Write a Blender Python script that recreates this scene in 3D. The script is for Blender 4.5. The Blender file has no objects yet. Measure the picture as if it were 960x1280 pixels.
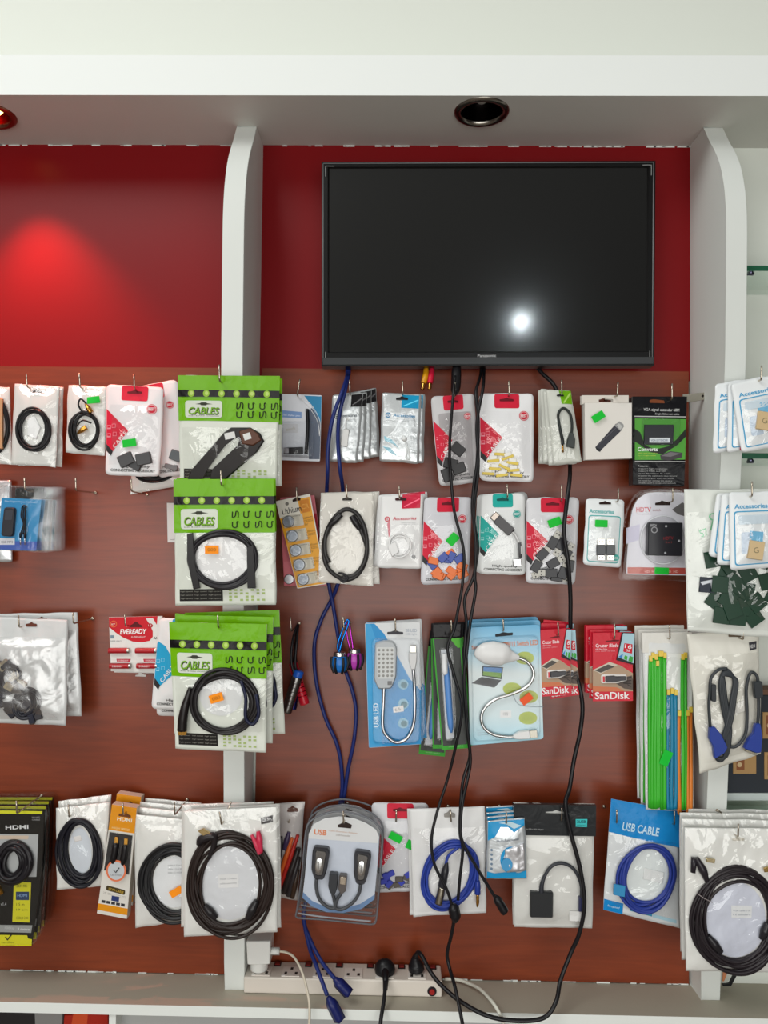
import bpy, bmesh, math, random
from mathutils import Vector, Matrix, noise, geometry

SC = bpy.context.scene
COL = SC.collection
# ------------------------------------------------------------------ camera
EYE = Vector((0.0, -1.78, 1.6))
FPX = 1000.0
ROT = (Matrix.Rotation(math.radians(1.03), 3, 'Z') @ Matrix.Rotation(math.radians(91.78), 3, 'X')
       @ Matrix.Rotation(math.radians(0.65), 3, 'Z'))
cam = bpy.data.objects.new('camera', bpy.data.cameras.new('camera'))
cam.data.sensor_width = 36.0
cam.data.lens = 36.0 * FPX / 1280.0
cam.data.clip_start = 0.02
cam.location = EYE
cam.rotation_euler = ROT.to_euler()
COL.objects.link(cam)
SC.camera = cam
# ------------------------------------------------------------------ colour management, world, room light
SC.view_settings.view_transform = 'Standard'
SC.view_settings.look = 'None'
SC.view_settings.gamma = 1.0
SC.view_settings.use_curve_mapping = False
SC.view_settings.exposure = -0.23

world = bpy.data.worlds.new('world')
SC.world = world
world.use_nodes = True
wn, wl = world.node_tree.nodes, world.node_tree.links
wn.clear()
w_out = wn.new('ShaderNodeOutputWorld')
w_bg = wn.new('ShaderNodeBackground')
w_tc = wn.new('ShaderNodeTexCoord')
w_sep = wn.new('ShaderNodeSeparateXYZ')
w_ramp = wn.new('ShaderNodeValToRGB')
w_map = wn.new('ShaderNodeMapRange')
wl.new(w_tc.outputs['Generated'], w_sep.inputs[0])
wl.new(w_sep.outputs['Z'], w_map.inputs['Value'])
w_map.inputs['From Min'].default_value = -1
w_map.inputs['From Max'].default_value = 1
wl.new(w_map.outputs[0], w_ramp.inputs[0])
w_ramp.color_ramp.elements[0].position = 0.42
w_ramp.color_ramp.elements[0].color = (0.085, 0.062, 0.05, 1)
w_ramp.color_ramp.elements[1].position = 0.95
w_ramp.color_ramp.elements[1].color = (0.90, 0.92, 0.87, 1)
wl.new(w_ramp.outputs[0], w_bg.inputs['Color'])
w_side = wn.new('ShaderNodeMapRange')      # the shop is brighter on its left
wl.new(w_sep.outputs['X'], w_side.inputs['Value'])
w_side.inputs['From Min'].default_value = -0.6
w_side.inputs['From Max'].default_value = 0.5
w_side.inputs['To Min'].default_value = 0.95
w_side.inputs['To Max'].default_value = 0.28
wl.new(w_side.outputs[0], w_bg.inputs['Strength'])
wl.new(w_bg.outputs[0], w_out.inputs[0])


def area_light(name, loc, rot, sx, sy, power, color, shape='RECTANGLE', spread=180):
    l = bpy.data.lights.new(name, 'AREA')
    l.shape = shape
    l.size, l.size_y = sx, sy
    l.energy, l.color = power, color
    l.spread = math.radians(spread)
    o = bpy.data.objects.new(name, l)
    o.location, o.rotation_euler = loc, rot
    COL.objects.link(o)
    return o


# daylight through the open shop door behind the photographer, and a high shop window to the left of it
area_light('door_daylight', (0.72, -4.2, 1.08), (math.radians(90), 0, 0), 2.9, 2.2, 82, (1.0, 1.0, 0.965))
area_light('shopfront_daylight', (-1.75, -4.2, 1.32), (math.radians(90), 0, 0), 1.7, 1.35, 38, (1.0, 1.0, 0.965))
area_light('window_daylight', (-2.0, -2.7, 4.3), (math.radians(48), 0, math.radians(-36)), 2.4, 1.6, 84, (1.0, 1.0, 0.97))
# the small lit lamp whose reflection sits on the television screen
area_light('lamp_reflected', (0.86, -4.05, 3.14), (math.radians(70), 0, math.radians(12)), 0.045, 0.06, 2.6, (0.85, 0.95, 1.0), 'ELLIPSE')


# ------------------------------------------------------------------ geometry helpers
def P(x, y, d):
    """The world point that the photo's pixel (x, y) shows on the plane d metres in front of the wall."""
    v = ROT @ Vector(((x - 480.0) / FPX, (640.0 - y) / FPX, -1.0))
    return EYE + v * ((-d - EYE.y) / v.y)


def Pz(x, y, z):
    v = ROT @ Vector(((x - 480.0) / FPX, (640.0 - y) / FPX, -1.0))
    return EYE + v * ((z - EYE.z) / v.z)


def lin(c):
    return tuple((v / 255.0 / 12.92) if v <= 10.3 else ((v / 255.0 + 0.055) / 1.055) ** 2.4 for v in c) + (1.0,)


MATS = {}


def base_mat(name):
    m = bpy.data.materials.new(name)
    m.use_nodes = True
    return m, m.node_tree, m.node_tree.nodes['Principled BSDF']


def add_bump(nt, bsdf, scale, strength, dist=0.002, stretch=None, detail=3.0):
    tc = nt.nodes.new('ShaderNodeTexCoord')
    nz = nt.nodes.new('ShaderNodeTexNoise')
    bp = nt.nodes.new('ShaderNodeBump')
    nz.inputs['Scale'].default_value = scale
    nz.inputs['Detail'].default_value = detail
    nz.inputs['Distortion'].default_value = 0.8
    src = tc.outputs['Object']
    if stretch:
        mp = nt.nodes.new('ShaderNodeMapping')
        mp.inputs['Scale'].default_value = stretch
        nt.links.new(src, mp.inputs['Vector'])
        src = mp.outputs[0]
    nt.links.new(src, nz.inputs['Vector'])
    nt.links.new(nz.outputs['Fac'], bp.inputs['Height'])
    bp.inputs['Strength'].default_value = strength
    bp.inputs['Distance'].default_value = dist
    nt.links.new(bp.outputs[0], bsdf.inputs['Normal'])
    return nz


def K(r, g, b, kind='print'):
    key = (r, g, b, kind)
    if key in MATS:
        return MATS[key]
    m, nt, bs = base_mat('%s_%d_%d_%d' % (kind, r, g, b))
    bs.inputs['Base Color'].default_value = lin((r, g, b))
    R = bs.inputs['Roughness']
    S = bs.inputs['Specular IOR Level']
    if kind == 'print':
        R.default_value, S.default_value = 0.45, 0.2
    elif kind == 'paper':
        R.default_value, S.default_value = 0.7, 0.2
        add_bump(nt, bs, 90, 0.1)
    elif kind == 'gloss':
        R.default_value, S.default_value = 0.2, 0.16
        add_bump(nt, bs, 20, 0.45, 0.005)
    elif kind == 'bag':
        R.default_value, S.default_value = 0.34, 0.45
        add_bump(nt, bs, 22, 0.22, 0.004)
        bs.inputs['Transmission Weight'].default_value = 0.0
    elif kind == 'foil':
        R.default_value = 0.3
        bs.inputs['Metallic'].default_value = 0.55
        add_bump(nt, bs, 30, 0.4, 0.005)
    elif kind == 'rubber':
        R.default_value, S.default_value = 0.36, 0.3
    elif kind == 'plastic':
        R.default_value, S.default_value = 0.28, 0.32
    elif kind == 'metal':
        R.default_value = 0.26
        bs.inputs['Metallic'].default_value = 1.0
    elif kind == 'paint':
        R.default_value, S.default_value = 0.55, 0.3
        add_bump(nt, bs, 14, 0.12, 0.004)
    MATS[key] = m
    return m


def film_mat(key, face, edge, rough, bump, bscale, tint=(1, 1, 1)):
    if key in MATS:
        return MATS[key]
    m = bpy.data.materials.new(key)
    m.use_nodes = True
    nt = m.node_tree
    nt.nodes.clear()
    out = nt.nodes.new('ShaderNodeOutputMaterial')
    mix = nt.nodes.new('ShaderNodeMixShader')
    tr = nt.nodes.new('ShaderNodeBsdfTransparent')
    tr.inputs[0].default_value = (*tint, 1)
    gl = nt.nodes.new('ShaderNodeBsdfGlossy')
    gl.inputs['Roughness'].default_value = rough
    gl.inputs['Color'].default_value = (1, 1, 1, 1)
    lw = nt.nodes.new('ShaderNodeLayerWeight')
    lw.inputs['Blend'].default_value = 0.35
    mr = nt.nodes.new('ShaderNodeMapRange')
    mr.inputs['To Min'].default_value = face
    mr.inputs['To Max'].default_value = edge
    nt.links.new(lw.outputs['Facing'], mr.inputs['Value'])
    nt.links.new(mr.outputs[0], mix.inputs[0])
    nt.links.new(tr.outputs[0], mix.inputs[1])
    nt.links.new(gl.outputs[0], mix.inputs[2])
    nt.links.new(mix.outputs[0], out.inputs[0])
    tc = nt.nodes.new('ShaderNodeTexCoord')
    nz = nt.nodes.new('ShaderNodeTexNoise')
    nz.inputs['Scale'].default_value = bscale
    nz.inputs['Detail'].default_value = 2.5
    nz.inputs['Distortion'].default_value = 1.5
    bp = nt.nodes.new('ShaderNodeBump')
    bp.inputs['Strength'].default_value = bump
    bp.inputs['Distance'].default_value = 0.006
    nt.links.new(tc.outputs['Object'], nz.inputs['Vector'])
    nt.links.new(nz.outputs['Fac'], bp.inputs['Height'])
    for n in (gl, lw):
        nt.links.new(bp.outputs[0], n.inputs['Normal'])
    MATS[key] = m
    return m


FILM = film_mat('clear_film', 0.035, 0.5, 0.07, 0.8, 17)
HAZE = film_mat('cloudy_film', 0.16, 0.7, 0.28, 0.5, 18)
BLISTER = film_mat('clear_blister', 0.018, 0.32, 0.08, 0.12, 12, (0.96, 0.965, 0.97))
GLASS = film_mat('shelf_glass', 0.10, 0.6, 0.03, 0.0, 1, (0.86, 0.95, 0.90))
WHITEBAG = K(226, 228, 226, 'bag')
BLACK = K(22, 21, 24, 'rubber')
STEEL = K(190, 180, 165, 'metal')
DARK = K(40, 22, 18, 'paper')
GREENTAG = K(10, 190, 50, 'print')
ORANGETAG = K(255, 150, 25, 'print')
WHITE = K(238, 238, 238, 'print')
GOLD = K(200, 150, 70, 'metal')
SILVER = K(205, 205, 208, 'metal')

TEXTS = {}


def text_mesh(s, bold=0.0, shear=0.0):
    key = (s, bold, shear)
    if key not in TEXTS:
        cu = bpy.data.curves.new('t', 'FONT')
        cu.body, cu.shear, cu.offset = s, shear, bold
        cu.resolution_u = 3
        o = bpy.data.objects.new('t', cu)
        COL.objects.link(o)
        dg = bpy.context.evaluated_depsgraph_get()
        me = bpy.data.meshes.new_from_object(o.evaluated_get(dg))
        vs = [(v.co.x, v.co.y) for v in me.vertices]
        fs = [tuple(p.vertices) for p in me.polygons]
        x0, x1 = min(v[0] for v in vs), max(v[0] for v in vs)
        y0, y1 = min(v[1] for v in vs), max(v[1] for v in vs)
        vs = [((a - x0) / (x1 - x0), (b - y0) / max(y1 - y0, 1e-6)) for a, b in vs]
        TEXTS[key] = (vs, fs)
        bpy.data.objects.remove(o)
        bpy.data.curves.remove(cu)
        bpy.data.meshes.remove(me)
    return TEXTS[key]


def el(cx, cy, rx, ry=None, n=22, rot=0.0):
    ry = rx if ry is None else ry
    c, s = math.cos(math.radians(rot)), math.sin(math.radians(rot))
    out = []
    for i in range(n):
        a = 2 * math.pi * i / n
        x, y = rx * math.cos(a), ry * math.sin(a)
        out.append((cx + x * c - y * s, cy + x * s + y * c))
    return out


def rp(pts, r, n=4):
    """A polygon with its corners rounded by r pixels."""
    out, m = [], len(pts)
    for i in range(m):
        p, a, b = Vector(pts[i]), Vector(pts[i - 1]), Vector(pts[(i + 1) % m])
        da, db = (a - p), (b - p)
        ra = min(r, da.length * 0.45)
        rb = min(r, db.length * 0.45)
        q0, q1 = p + da.normalized() * ra, p + db.normalized() * rb
        for k in range(n + 1):
            t = k / n
            q = q0 * (1 - t) ** 2 + p * 2 * t * (1 - t) + q1 * t * t
            out.append((q.x, q.y))
    return out


def rc(x0, y0, x1, y1, r=0):
    p = [(x0, y0), (x1, y0), (x1, y1), (x0, y1)]
    return rp(p, r) if r else p


def rot_rect(cx, cy, w, h, deg, r=0):
    c, s = math.cos(math.radians(deg)), math.sin(math.radians(deg))
    p = [(cx + x * c - y * s, cy + x * s + y * c) for x, y in ((-w / 2, -h / 2), (w / 2, -h / 2), (w / 2, h / 2), (-w / 2, h / 2))]
    return rp(p, r) if r else p


def smooth(a, b, x):
    t = max(0.0, min(1.0, (x - a) / (b - a)))
    return t * t * (3 - 2 * t)


def spline(pts, closed=False, step=6):
    pts = [Vector(p) for p in pts]
    n = len(pts)
    if n < 3 and not closed:
        return pts
    out = []
    rng = range(n) if closed else range(n - 1)
    for i in rng:
        p1, p2 = pts[i], pts[(i + 1) % n]
        p0 = pts[i - 1] if (i > 0 or closed) else p1 * 2 - p2
        p3 = pts[(i + 2) % n] if (i + 2 < n or closed) else p2 * 2 - p1
        for k in range(step):
            t = k / step
            out.append(0.5 * ((2 * p1) + (p2 - p0) * t + (2 * p0 - 5 * p1 + 4 * p2 - p3) * t * t + (3 * p1 - p0 - 3 * p2 + p3) * t ** 3))
    if not closed:
        out.append(pts[-1])
    return out


class Quad:
    def __init__(self, tl, tr, br, bl):
        self.c = [Vector(p) for p in (tl, tr, br, bl)]
        a, b, c, d = self.c
        self.w = ((b - a).length + (c - d).length) / 2
        self.h = ((d - a).length + (c - b).length) / 2

    def __call__(self, u, v):
        a, b, c, d = self.c
        p = (a * (1 - u) + b * u) * (1 - v) + (d * (1 - u) + c * u) * v
        return (p.x, p.y)

    def poly(self, uv):
        return [self(u, v) for u, v in uv]

    def rect(self, u0, v0, u1, v1, r=0):
        p = self.poly([(u0, v0), (u1, v0), (u1, v1), (u0, v1)])
        return rp(p, r) if r else p

    def inv(self, x, y):
        u = v = 0.5
        a, b, c, d = self.c
        for _ in range(4):
            px, py = self(u, v)
            du = (b - a) * (1 - v) + (c - d) * v
            dv = (d - a) * (1 - u) + (c - b) * u
            ex, ey = x - px, y - py
            det = du.x * dv.y - du.y * dv.x
            if abs(det) < 1e-9:
                break
            u += (ex * dv.y - ey * dv.x) / det
            v += (du.x * ey - du.y * ex) / det
        return u, v


class MB:
    """Collects shapes into ONE mesh object."""

    def __init__(self, item, name, parent=None, label=None):
        self.it, self.name, self.parent, self.label = item, name, parent, label
        self.v, self.f, self.fm, self.fs, self.mats = [], [], [], [], []
        self.obj = None

    def mi(self, m):
        if m not in self.mats:
            self.mats.append(m)
        return self.mats.index(m)

    def face(self, idx, m, sm=False):
        self.f.append(idx)
        self.fm.append(self.mi(m))
        self.fs.append(sm)

    def poly(self, pts, off, m, h=None, t=0.0, l=0, holes=(), edge=5.0, side=None):
        """A flat (or, with h, surface-following) polygon facing the room; t extrudes it back by t metres."""
        loops = [list(pts)] + [list(q) for q in holes]
        flat = [p for lp in loops for p in lp]
        tris = geometry.tessellate_polygon([[Vector((x, y, 0)) for x, y in lp] for lp in loops])
        tris = [tuple(flat[i] for i in tr) for tr in tris]
        if h:
            todo, done = tris, []
            while todo:
                tr = todo.pop()
                es = [(Vector(tr[i]) - Vector(tr[(i + 1) % 3])).length for i in range(3)]
                i = es.index(max(es))
                if es[i] > edge and len(done) < 4000:
                    p, q, r = tr[i], tr[(i + 1) % 3], tr[(i + 2) % 3]
                    mid = ((p[0] + q[0]) / 2, (p[1] + q[1]) / 2)
                    todo += [(p, mid, r), (mid, q, r)]
                else:
                    done.append(tr)
            tris = done
        off = off + l * 0.00016 + ((0.0005 + l * 0.00008) if h else 0.0)
        cache = {}

        def vid(p, back=False):
            k = (round(p[0], 3), round(p[1], 3), back)
            if k not in cache:
                cache[k] = len(self.v)
                o = (off - t) if back else off + (h(*p) if h else 0.0)
                self.v.append(self.it.L(p[0], p[1], o))
            return cache[k]
        for tr in tris:
            self.face([vid(p) for p in tr], m, bool(h))
        if t:
            for tr in tris:
                self.face([vid(p, True) for p in reversed(tr)], side or m)
            for lp in loops:
                for i in range(len(lp)):
                    a, b = lp[i], lp[(i + 1) % len(lp)]
                    if h:
                        continue
                    self.face([vid(a), vid(b), vid(b, True), vid(a, True)], side or m)

    def slab(self, pts, off, t, m, bev=1.0, side=None):
        """A solid slab: front face at off, t thick, its front rim bevelled by bev pixels."""
        c = Vector((sum(p[0] for p in pts) / len(pts), sum(p[1] for p in pts) / len(pts)))
        inner = []
        for p in pts:
            q = Vector(p)
            dd = c - q
            inner.append(tuple(q + dd.normalized() * min(bev, dd.length * 0.5)))
        self.poly(inner, off, m)
        n = len(pts)
        b0 = len(self.v)
        bz = min(t * 0.5, bev * 0.0017)
        for lp, o in ((inner, off), (pts, off - bz), (pts, off - t)):
            for p in lp:
                self.v.append(self.it.L(p[0], p[1], o))
        for i in range(n):
            j = (i + 1) % n
            self.face([b0 + i, b0 + j, b0 + n + j, b0 + n + i], m, True)
            self.face([b0 + n + i, b0 + n + j, b0 + 2 * n + j, b0 + 2 * n + i], side or m)
        self.face([b0 + 2 * n + i for i in reversed(range(n))], side or m)

    def dome(self, pts, off, hgt, m, rings=5, power=2.0, h=None):
        """A rounded bulge over an outline."""
        c = Vector((sum(p[0] for p in pts) / len(pts), sum(p[1] for p in pts) / len(pts)))
        n, b0 = len(pts), len(self.v)
        hh = h or (lambda x, y: 0.0)
        for k in range(rings):
            s = 1 - (k / rings)
            a = (1 - s ** power) ** 0.5
            s2 = s
            for p in pts:
                q = c + (Vector(p) - c) * s2
                self.v.append(self.it.L(q.x, q.y, off + hh(*p) * (s2 > 0.99) + hgt * a))
        self.v.append(self.it.L(c.x, c.y, off + hgt))
        for k in range(rings - 1):
            for i in range(n):
                j = (i + 1) % n
                self.face([b0 + k * n + i, b0 + k * n + j, b0 + (k + 1) * n + j, b0 + (k + 1) * n + i], m, True)
        for i in range(n):
            self.face([b0 + (rings - 1) * n + i, b0 + (rings - 1) * n + (i + 1) % n, len(self.v) - 1], m, True)

    def sweep(self, pts, r, m, closed=False, n=8, caps=True, flat=1.0):
        """A tube along local 3-D points; r is one radius or one per point."""
        N = len(pts)
        rs = [r] * N if not isinstance(r, (list, tuple)) else r
        b0 = len(self.v)
        up = Vector((0, 1, 0))
        prev = None
        for i in range(N):
            a = pts[i - 1] if (i > 0 or closed) else pts[i]
            b = pts[(i + 1) % N] if (i < N - 1 or closed) else pts[i]
            tn = b - a
            if tn.length < 1e-9:
                tn = Vector((0, 0, 1))
            tn.normalize()
            if prev is None:
                x = up.cross(tn)
                if x.length < 1e-3:
                    x = Vector((1, 0, 0)).cross(tn)
                x.normalize()
            else:
                x = (prev - tn * prev.dot(tn))
                if x.length < 1e-6:
                    x = up.cross(tn)
                x.normalize()
            prev = x
            yv = tn.cross(x)
            for k in range(n):
                an = 2 * math.pi * k / n
                self.v.append(pts[i] + (x * math.cos(an) + yv * math.sin(an) * flat) * rs[i])
        for i in range(N if closed else N - 1):
            j = (i + 1) % N
            for k in range(n):
                k2 = (k + 1) % n
                self.face([b0 + i * n + k, b0 + i * n + k2, b0 + j * n + k2, b0 + j * n + k], m, True)
        if caps and not closed:
            self.face([b0 + k for k in reversed(range(n))], m)
            self.face([b0 + (N - 1) * n + k for k in range(n)], m)

    def tube(self, path, r, m, closed=False, n=8, step=6, absolute=False, flat=1.0):
        """path of (x px, y px, offset); with absolute the third number is the distance from the wall."""
        if absolute:
            org = self.it.o.location
            pts = [P(x, y, d) - org for x, y, d in path]
        else:
            pts = [self.it.L(x, y, o) for x, y, o in path]
        pp = spline(pts, closed, step)
        if isinstance(r, (list, tuple)):
            rr = []
            for i in range(len(pp)):
                f = i / max(1, len(pp) - 1) * (len(r) - 1)
                a = min(int(f), len(r) - 2)
                rr.append(r[a] + (r[a + 1] - r[a]) * (f - a))
            r = rr
        self.sweep(pp, r, m, closed, n, flat=flat)

    def coil(self, cx, cy, rx, ry, n, r, m, off=0.004, jit=2.0, rot=0.0, rng=None, egg=0.0, step=4):
        """n loose loops of cable."""
        rng = rng or random.Random(int(cx * 7 + cy))
        for k in range(n):
            f = (k + 0.5) / n - 0.5
            a, b = rx + f * jit * 2, ry + f * jit * 2
            ox, oy = rng.uniform(-.5, .5) * jit, rng.uniform(-.5, .5) * jit
            ph = rng.uniform(0, 6)
            path = []
            for i in range(20):
                t = 2 * math.pi * i / 20
                x, y = a * math.cos(t), b * math.sin(t)
                x *= 1 + egg * math.sin(t)
                w = 1 + 0.025 * math.sin(3 * t + ph)
                c, s = math.cos(math.radians(rot)), math.sin(math.radians(rot))
                x, y = x * w, y * w
                path.append((cx + ox + x * c - y * s, cy + oy + x * s + y * c,
                             off + r * 0.9 * math.sin(2 * t + ph) * 0.7 + (k % 3) * r * 0.35))
            self.tube(path, r, m, closed=True, n=7, step=step)

    def text(self, s, x0, y0, x1, y1, hpx, m, off=0.0, h=None, bold=0.0, shear=0.0, l=2):
        """Lettering whose baseline runs from (x0, y0) to (x1, y1), hpx pixels tall."""
        vs, fs = text_mesh(s, bold, shear)
        dx, dy = x1 - x0, y1 - y0
        ln = math.hypot(dx, dy)
        ux, uy = dy / ln * hpx, -dx / ln * hpx
        b0 = len(self.v)
        for a, b in vs:
            x, y = x0 + dx * a + ux * b, y0 + dy * a + uy * b
            self.v.append(self.it.L(x, y, off + l * 0.00016 + ((h(x, y) + 0.0005 + l * 0.00008) if h else 0)))
        for f in fs:
            self.face([b0 + i for i in f], m)

    def grid(self, q, h, m, nx, ny, rcor=0.0, back=-0.0012, closed=True, wob=0.0, seed=0.0):
        """A sheet over the quad q with height h(x, y); closed adds a flat back."""
        def pos(u, v):
            if rcor:
                ru, rv = rcor / q.w, rcor / q.h
                cu = min(max(u, ru), 1 - ru)
                cv = min(max(v, rv), 1 - rv)
                du, dv = (u - cu) / ru, (v - cv) / rv
                ln = max(abs(du), abs(dv))
                rr = math.hypot(du, dv)
                if rr > 1e-6 and du and dv:
                    u, v = cu + du / rr * ln * ru, cv + dv / rr * ln * rv
            x, y = q(u, v)
            if wob:
                e = max(abs(u - .5), abs(v - .5)) * 2
                x += wob * e * noise.noise(Vector((seed, u * 3, v * 4)))
                y += wob * e * noise.noise(Vector((seed + 9, u * 4, v * 3)))
            return x, y
        b0 = len(self.v)
        for j in range(ny + 1):
            for i in range(nx + 1):
                x, y = pos(i / nx, j / ny)
                self.v.append(self.it.L(x, y, h(x, y)))
        w = nx + 1
        for j in range(ny):
            for i in range(nx):
                a = b0 + j * w + i
                self.face([a, a + 1, a + 1 + w, a + w], m, True)
        if closed:
            bd = [(i, 0) for i in range(nx)] + [(nx, j) for j in range(ny)] + [(i, ny) for i in range(nx, 0, -1)] + [(0, j) for j in range(ny, 0, -1)]
            b1 = len(self.v)
            for i, j in bd:
                x, y = pos(i / nx, j / ny)
                self.v.append(self.it.L(x, y, back))
            n = len(bd)
            for k in range(n):
                i, j = bd[k]
                i2, j2 = bd[(k + 1) % n]
                self.face([b0 + j * w + i, b1 + k, b1 + (k + 1) % n, b0 + j2 * w + i2], m)
            self.face([b1 + k for k in range(n)], m)

    def build(self):
        me = bpy.data.meshes.new(self.name)
        me.from_pydata([tuple(v) for v in self.v], [], self.f)
        for m in self.mats:
            me.materials.append(m)
        me.polygons.foreach_set('material_index', self.fm)
        me.polygons.foreach_set('use_smooth', self.fs)
        me.update()
        o = bpy.data.objects.new(self.name, me)
        COL.objects.link(o)
        if self.label:
            o['label'] = self.label
        if isinstance(self.parent, MB):
            o.parent = self.parent.obj
        elif self.it is not None:
            o.parent = self.it.o
        self.obj = o
        return o


class Item:
    """One thing: an Empty at its hanging point that parents its parts. kx, ky lean it (metres of depth per pixel)."""

    def __init__(self, name, label, cat, hx, hy, d, group=None, kx=0.0, ky=0.0):
        self.hx, self.hy, self.d, self.kx, self.ky = hx, hy, d, kx, ky
        self.name = name
        self.o = bpy.data.objects.new(name, None)
        self.o.empty_display_size = 0.02
        self.o.location = P(hx, hy, d)
        COL.objects.link(self.o)
        self.o['label'], self.o['category'] = label, cat
        if group:
            self.o['group'] = group
        self.parts = []
        self.h = lambda x, y: 0.0

    def L(self, x, y, off=0.0):
        p = P(x, y, self.d + self.kx * (x - self.hx) + self.ky * (y - self.hy))
        p.y -= off
        return p - self.o.location

    def part(self, name, parent=None, label=None):
        mb = MB(self, name, parent, label)
        self.parts.append(mb)
        return mb

    def done(self):
        for p in self.parts:
            if p.v and p.obj is None:
                p.build()
        return self

    # ---- a soft pouch
    def pouch(self, quad, m=None, bulge=4.0, wr=0.8, rcor=0.0, name='pouch', wob=1.0, freq=0.05, top=0.12):
        q = quad if isinstance(quad, Quad) else Quad(*quad)
        self.q = q
        sd = (self.hx * 0.37 + self.hy * 0.11) % 50
        mn = min(q.w, q.h)

        def h(x, y):
            u, v = q.inv(x, y)
            u, v = min(max(u, 0), 1), min(max(v, 0), 1)
            e = min(min(u, 1 - u) * q.w, min(v * .6, 1 - v) * q.h)
            s = smooth(0, 0.32 * mn, e)
            n1 = noise.noise(Vector((x * freq, y * freq * .7, sd)))
            n2 = 1 - abs(noise.noise(Vector((x * freq * 1.9 + 5, y * freq * 1.4, sd + 3))))
            return 0.001 * (0.4 + bulge * s + wr * (n1 + n2 * .8) * smooth(0, 8, e))
        self.h = h
        self.body = self.part(name)
        self.body.grid(q, h, m or WHITEBAG, max(6, int(q.w / 3.6)), max(6, int(q.h / 3.6)), rcor, wob=wob, seed=sd)
        return self.body

    def film(self, quad=None, lift=3.0, wr=1.2, freq=0.07, name='clear_film', m=None):
        q = Quad(*quad) if quad and not isinstance(quad, Quad) else (quad or self.q)
        sd = (self.hx * 0.53 + self.hy * 0.21) % 50
        base = self.h

        def h(x, y):
            u, v = q.inv(x, y)
            e = min(min(u, 1 - u) * q.w, min(v, 1 - v) * q.h)
            s = smooth(0, 14, e)
            n = noise.noise(Vector((x * freq, y * freq * .6, sd))) + .7 * (1 - 2 * abs(noise.noise(Vector((x * freq * 1.6, y * freq, sd + 7)))))
            return base(x, y) + 0.001 * (0.25 + s * (lift + wr * n))
        mb = self.part(name)
        mb.grid(q, h, m or FILM, max(6, int(q.w / 4)), max(6, int(q.h / 4)), closed=False)
        return mb

    def pr(self, pts, m, l=1):
        self.body.poly(pts, 0.0, m, h=self.h, l=l)

    def tx(self, s, x0, y0, x1, y1, hpx, m, bold=0.0, shear=0.0, l=2):
        self.body.text(s, x0, y0, x1, y1, hpx, m, h=self.h, bold=bold, shear=shear, l=l)

    def tag(self, cx, cy, w, hh, deg, m=None, frame=None):
        mb = self.part('price_sticker')
        mb.poly(rot_rect(cx, cy, w, hh, deg, 0.8), 0.0003, m or GREENTAG, h=lambda x, y: self.h(x, y) + 0.0062, l=0)
        if frame:
            mb.text('000', *rot_rect(cx, cy, w * .6, hh * .4, deg)[3], *rot_rect(cx, cy, w * .6, hh * .4, deg)[2], hh * .4, frame, h=lambda x, y: self.h(x, y) + 0.0064, l=2)
        return mb


def copy_item(it, label, dx, dy, dd, swing=0.0, yaw=0.0, group=None):
    """Another thing like `it`: dx, dy pixels aside and dd metres nearer to the wall, with copies of all its parts."""
    r = it.o.copy()
    COL.objects.link(r)
    r.location = P(it.hx + dx, it.hy + dy, it.d - dd)
    r.rotation_euler = (0, math.radians(swing), math.radians(yaw))
    r['label'] = label
    if group:
        r['group'] = group
    made = {}
    for p in it.parts:
        if p.obj is None:
            continue
        c = p.obj.copy()
        COL.objects.link(c)
        c.parent = made.get(p.parent, r) if isinstance(p.parent, MB) else r
        made[p] = c
    return r


HOOKS = 'bent steel display hooks in rows on the wall'


def hook(short, tip, bend, d, base=None, d0=0.012, r=0.0017):
    """tip: pixel of the upturned end; bend: pixel where it turns up; base: pixel of the root, at depth d0."""
    it = Item('display_hook', 'bent steel wire hook ' + short, 'hook', bend[0], bend[1], d, HOOKS)
    mb = it.part('wire')
    B = it.o.location
    root = P(base[0], base[1], d0) - B if base else Vector((0, -d0 - B.y, 0.0))
    up = P(tip[0], tip[1], d + 0.003) - B
    pts = [root] + [root * t for t in (.7, .4, .15, .05)] + [up * t for t in (.08, .25, .6, 1.0)]
    mb.sweep(pts, r, STEEL, n=8)
    hd = it.part('nail_head')
    nrm = Vector((0, -1, 0))
    hd.sweep([root + nrm * 0.0001, root + nrm * 0.003, root + nrm * 0.0036], [r * 2.4, r * 2.2, r * 1.2], STEEL, n=10)
    it.done()
    return it


def struct(name, mb):
    o = mb.build()
    o['kind'] = 'structure'
    return o


class Raw(MB):
    def __init__(self, name):
        super().__init__(None, name)

    def box(self, lo, hi, m):
        b = len(self.v)
        for x in (lo[0], hi[0]):
            for y in (lo[1], hi[1]):
                for z in (lo[2], hi[2]):
                    self.v.append(Vector((x, y, z)))
        for f in ((0, 1, 3, 2), (4, 6, 7, 5), (0, 4, 5, 1), (2, 3, 7, 6), (0, 2, 6, 4), (1, 5, 7, 3)):
            self.face([b + i for i in f], m)
# ================================================================== THE SETTING
M_WHITE = K(226, 230, 226, 'paint')
M_WHITE2 = K(222, 226, 218, 'paint')
M_SHELF = K(172, 165, 150, 'paint')


def red_board():
    m, nt, bs = base_mat('red_laminate')
    bs.inputs['Base Color'].default_value = lin((126, 12, 18))
    bs.inputs['Roughness'].default_value = 0.34
    bs.inputs['Specular IOR Level'].default_value = 0.2
    nz = add_bump(nt, bs, 6, 0.05, 0.003)
    return m


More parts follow.
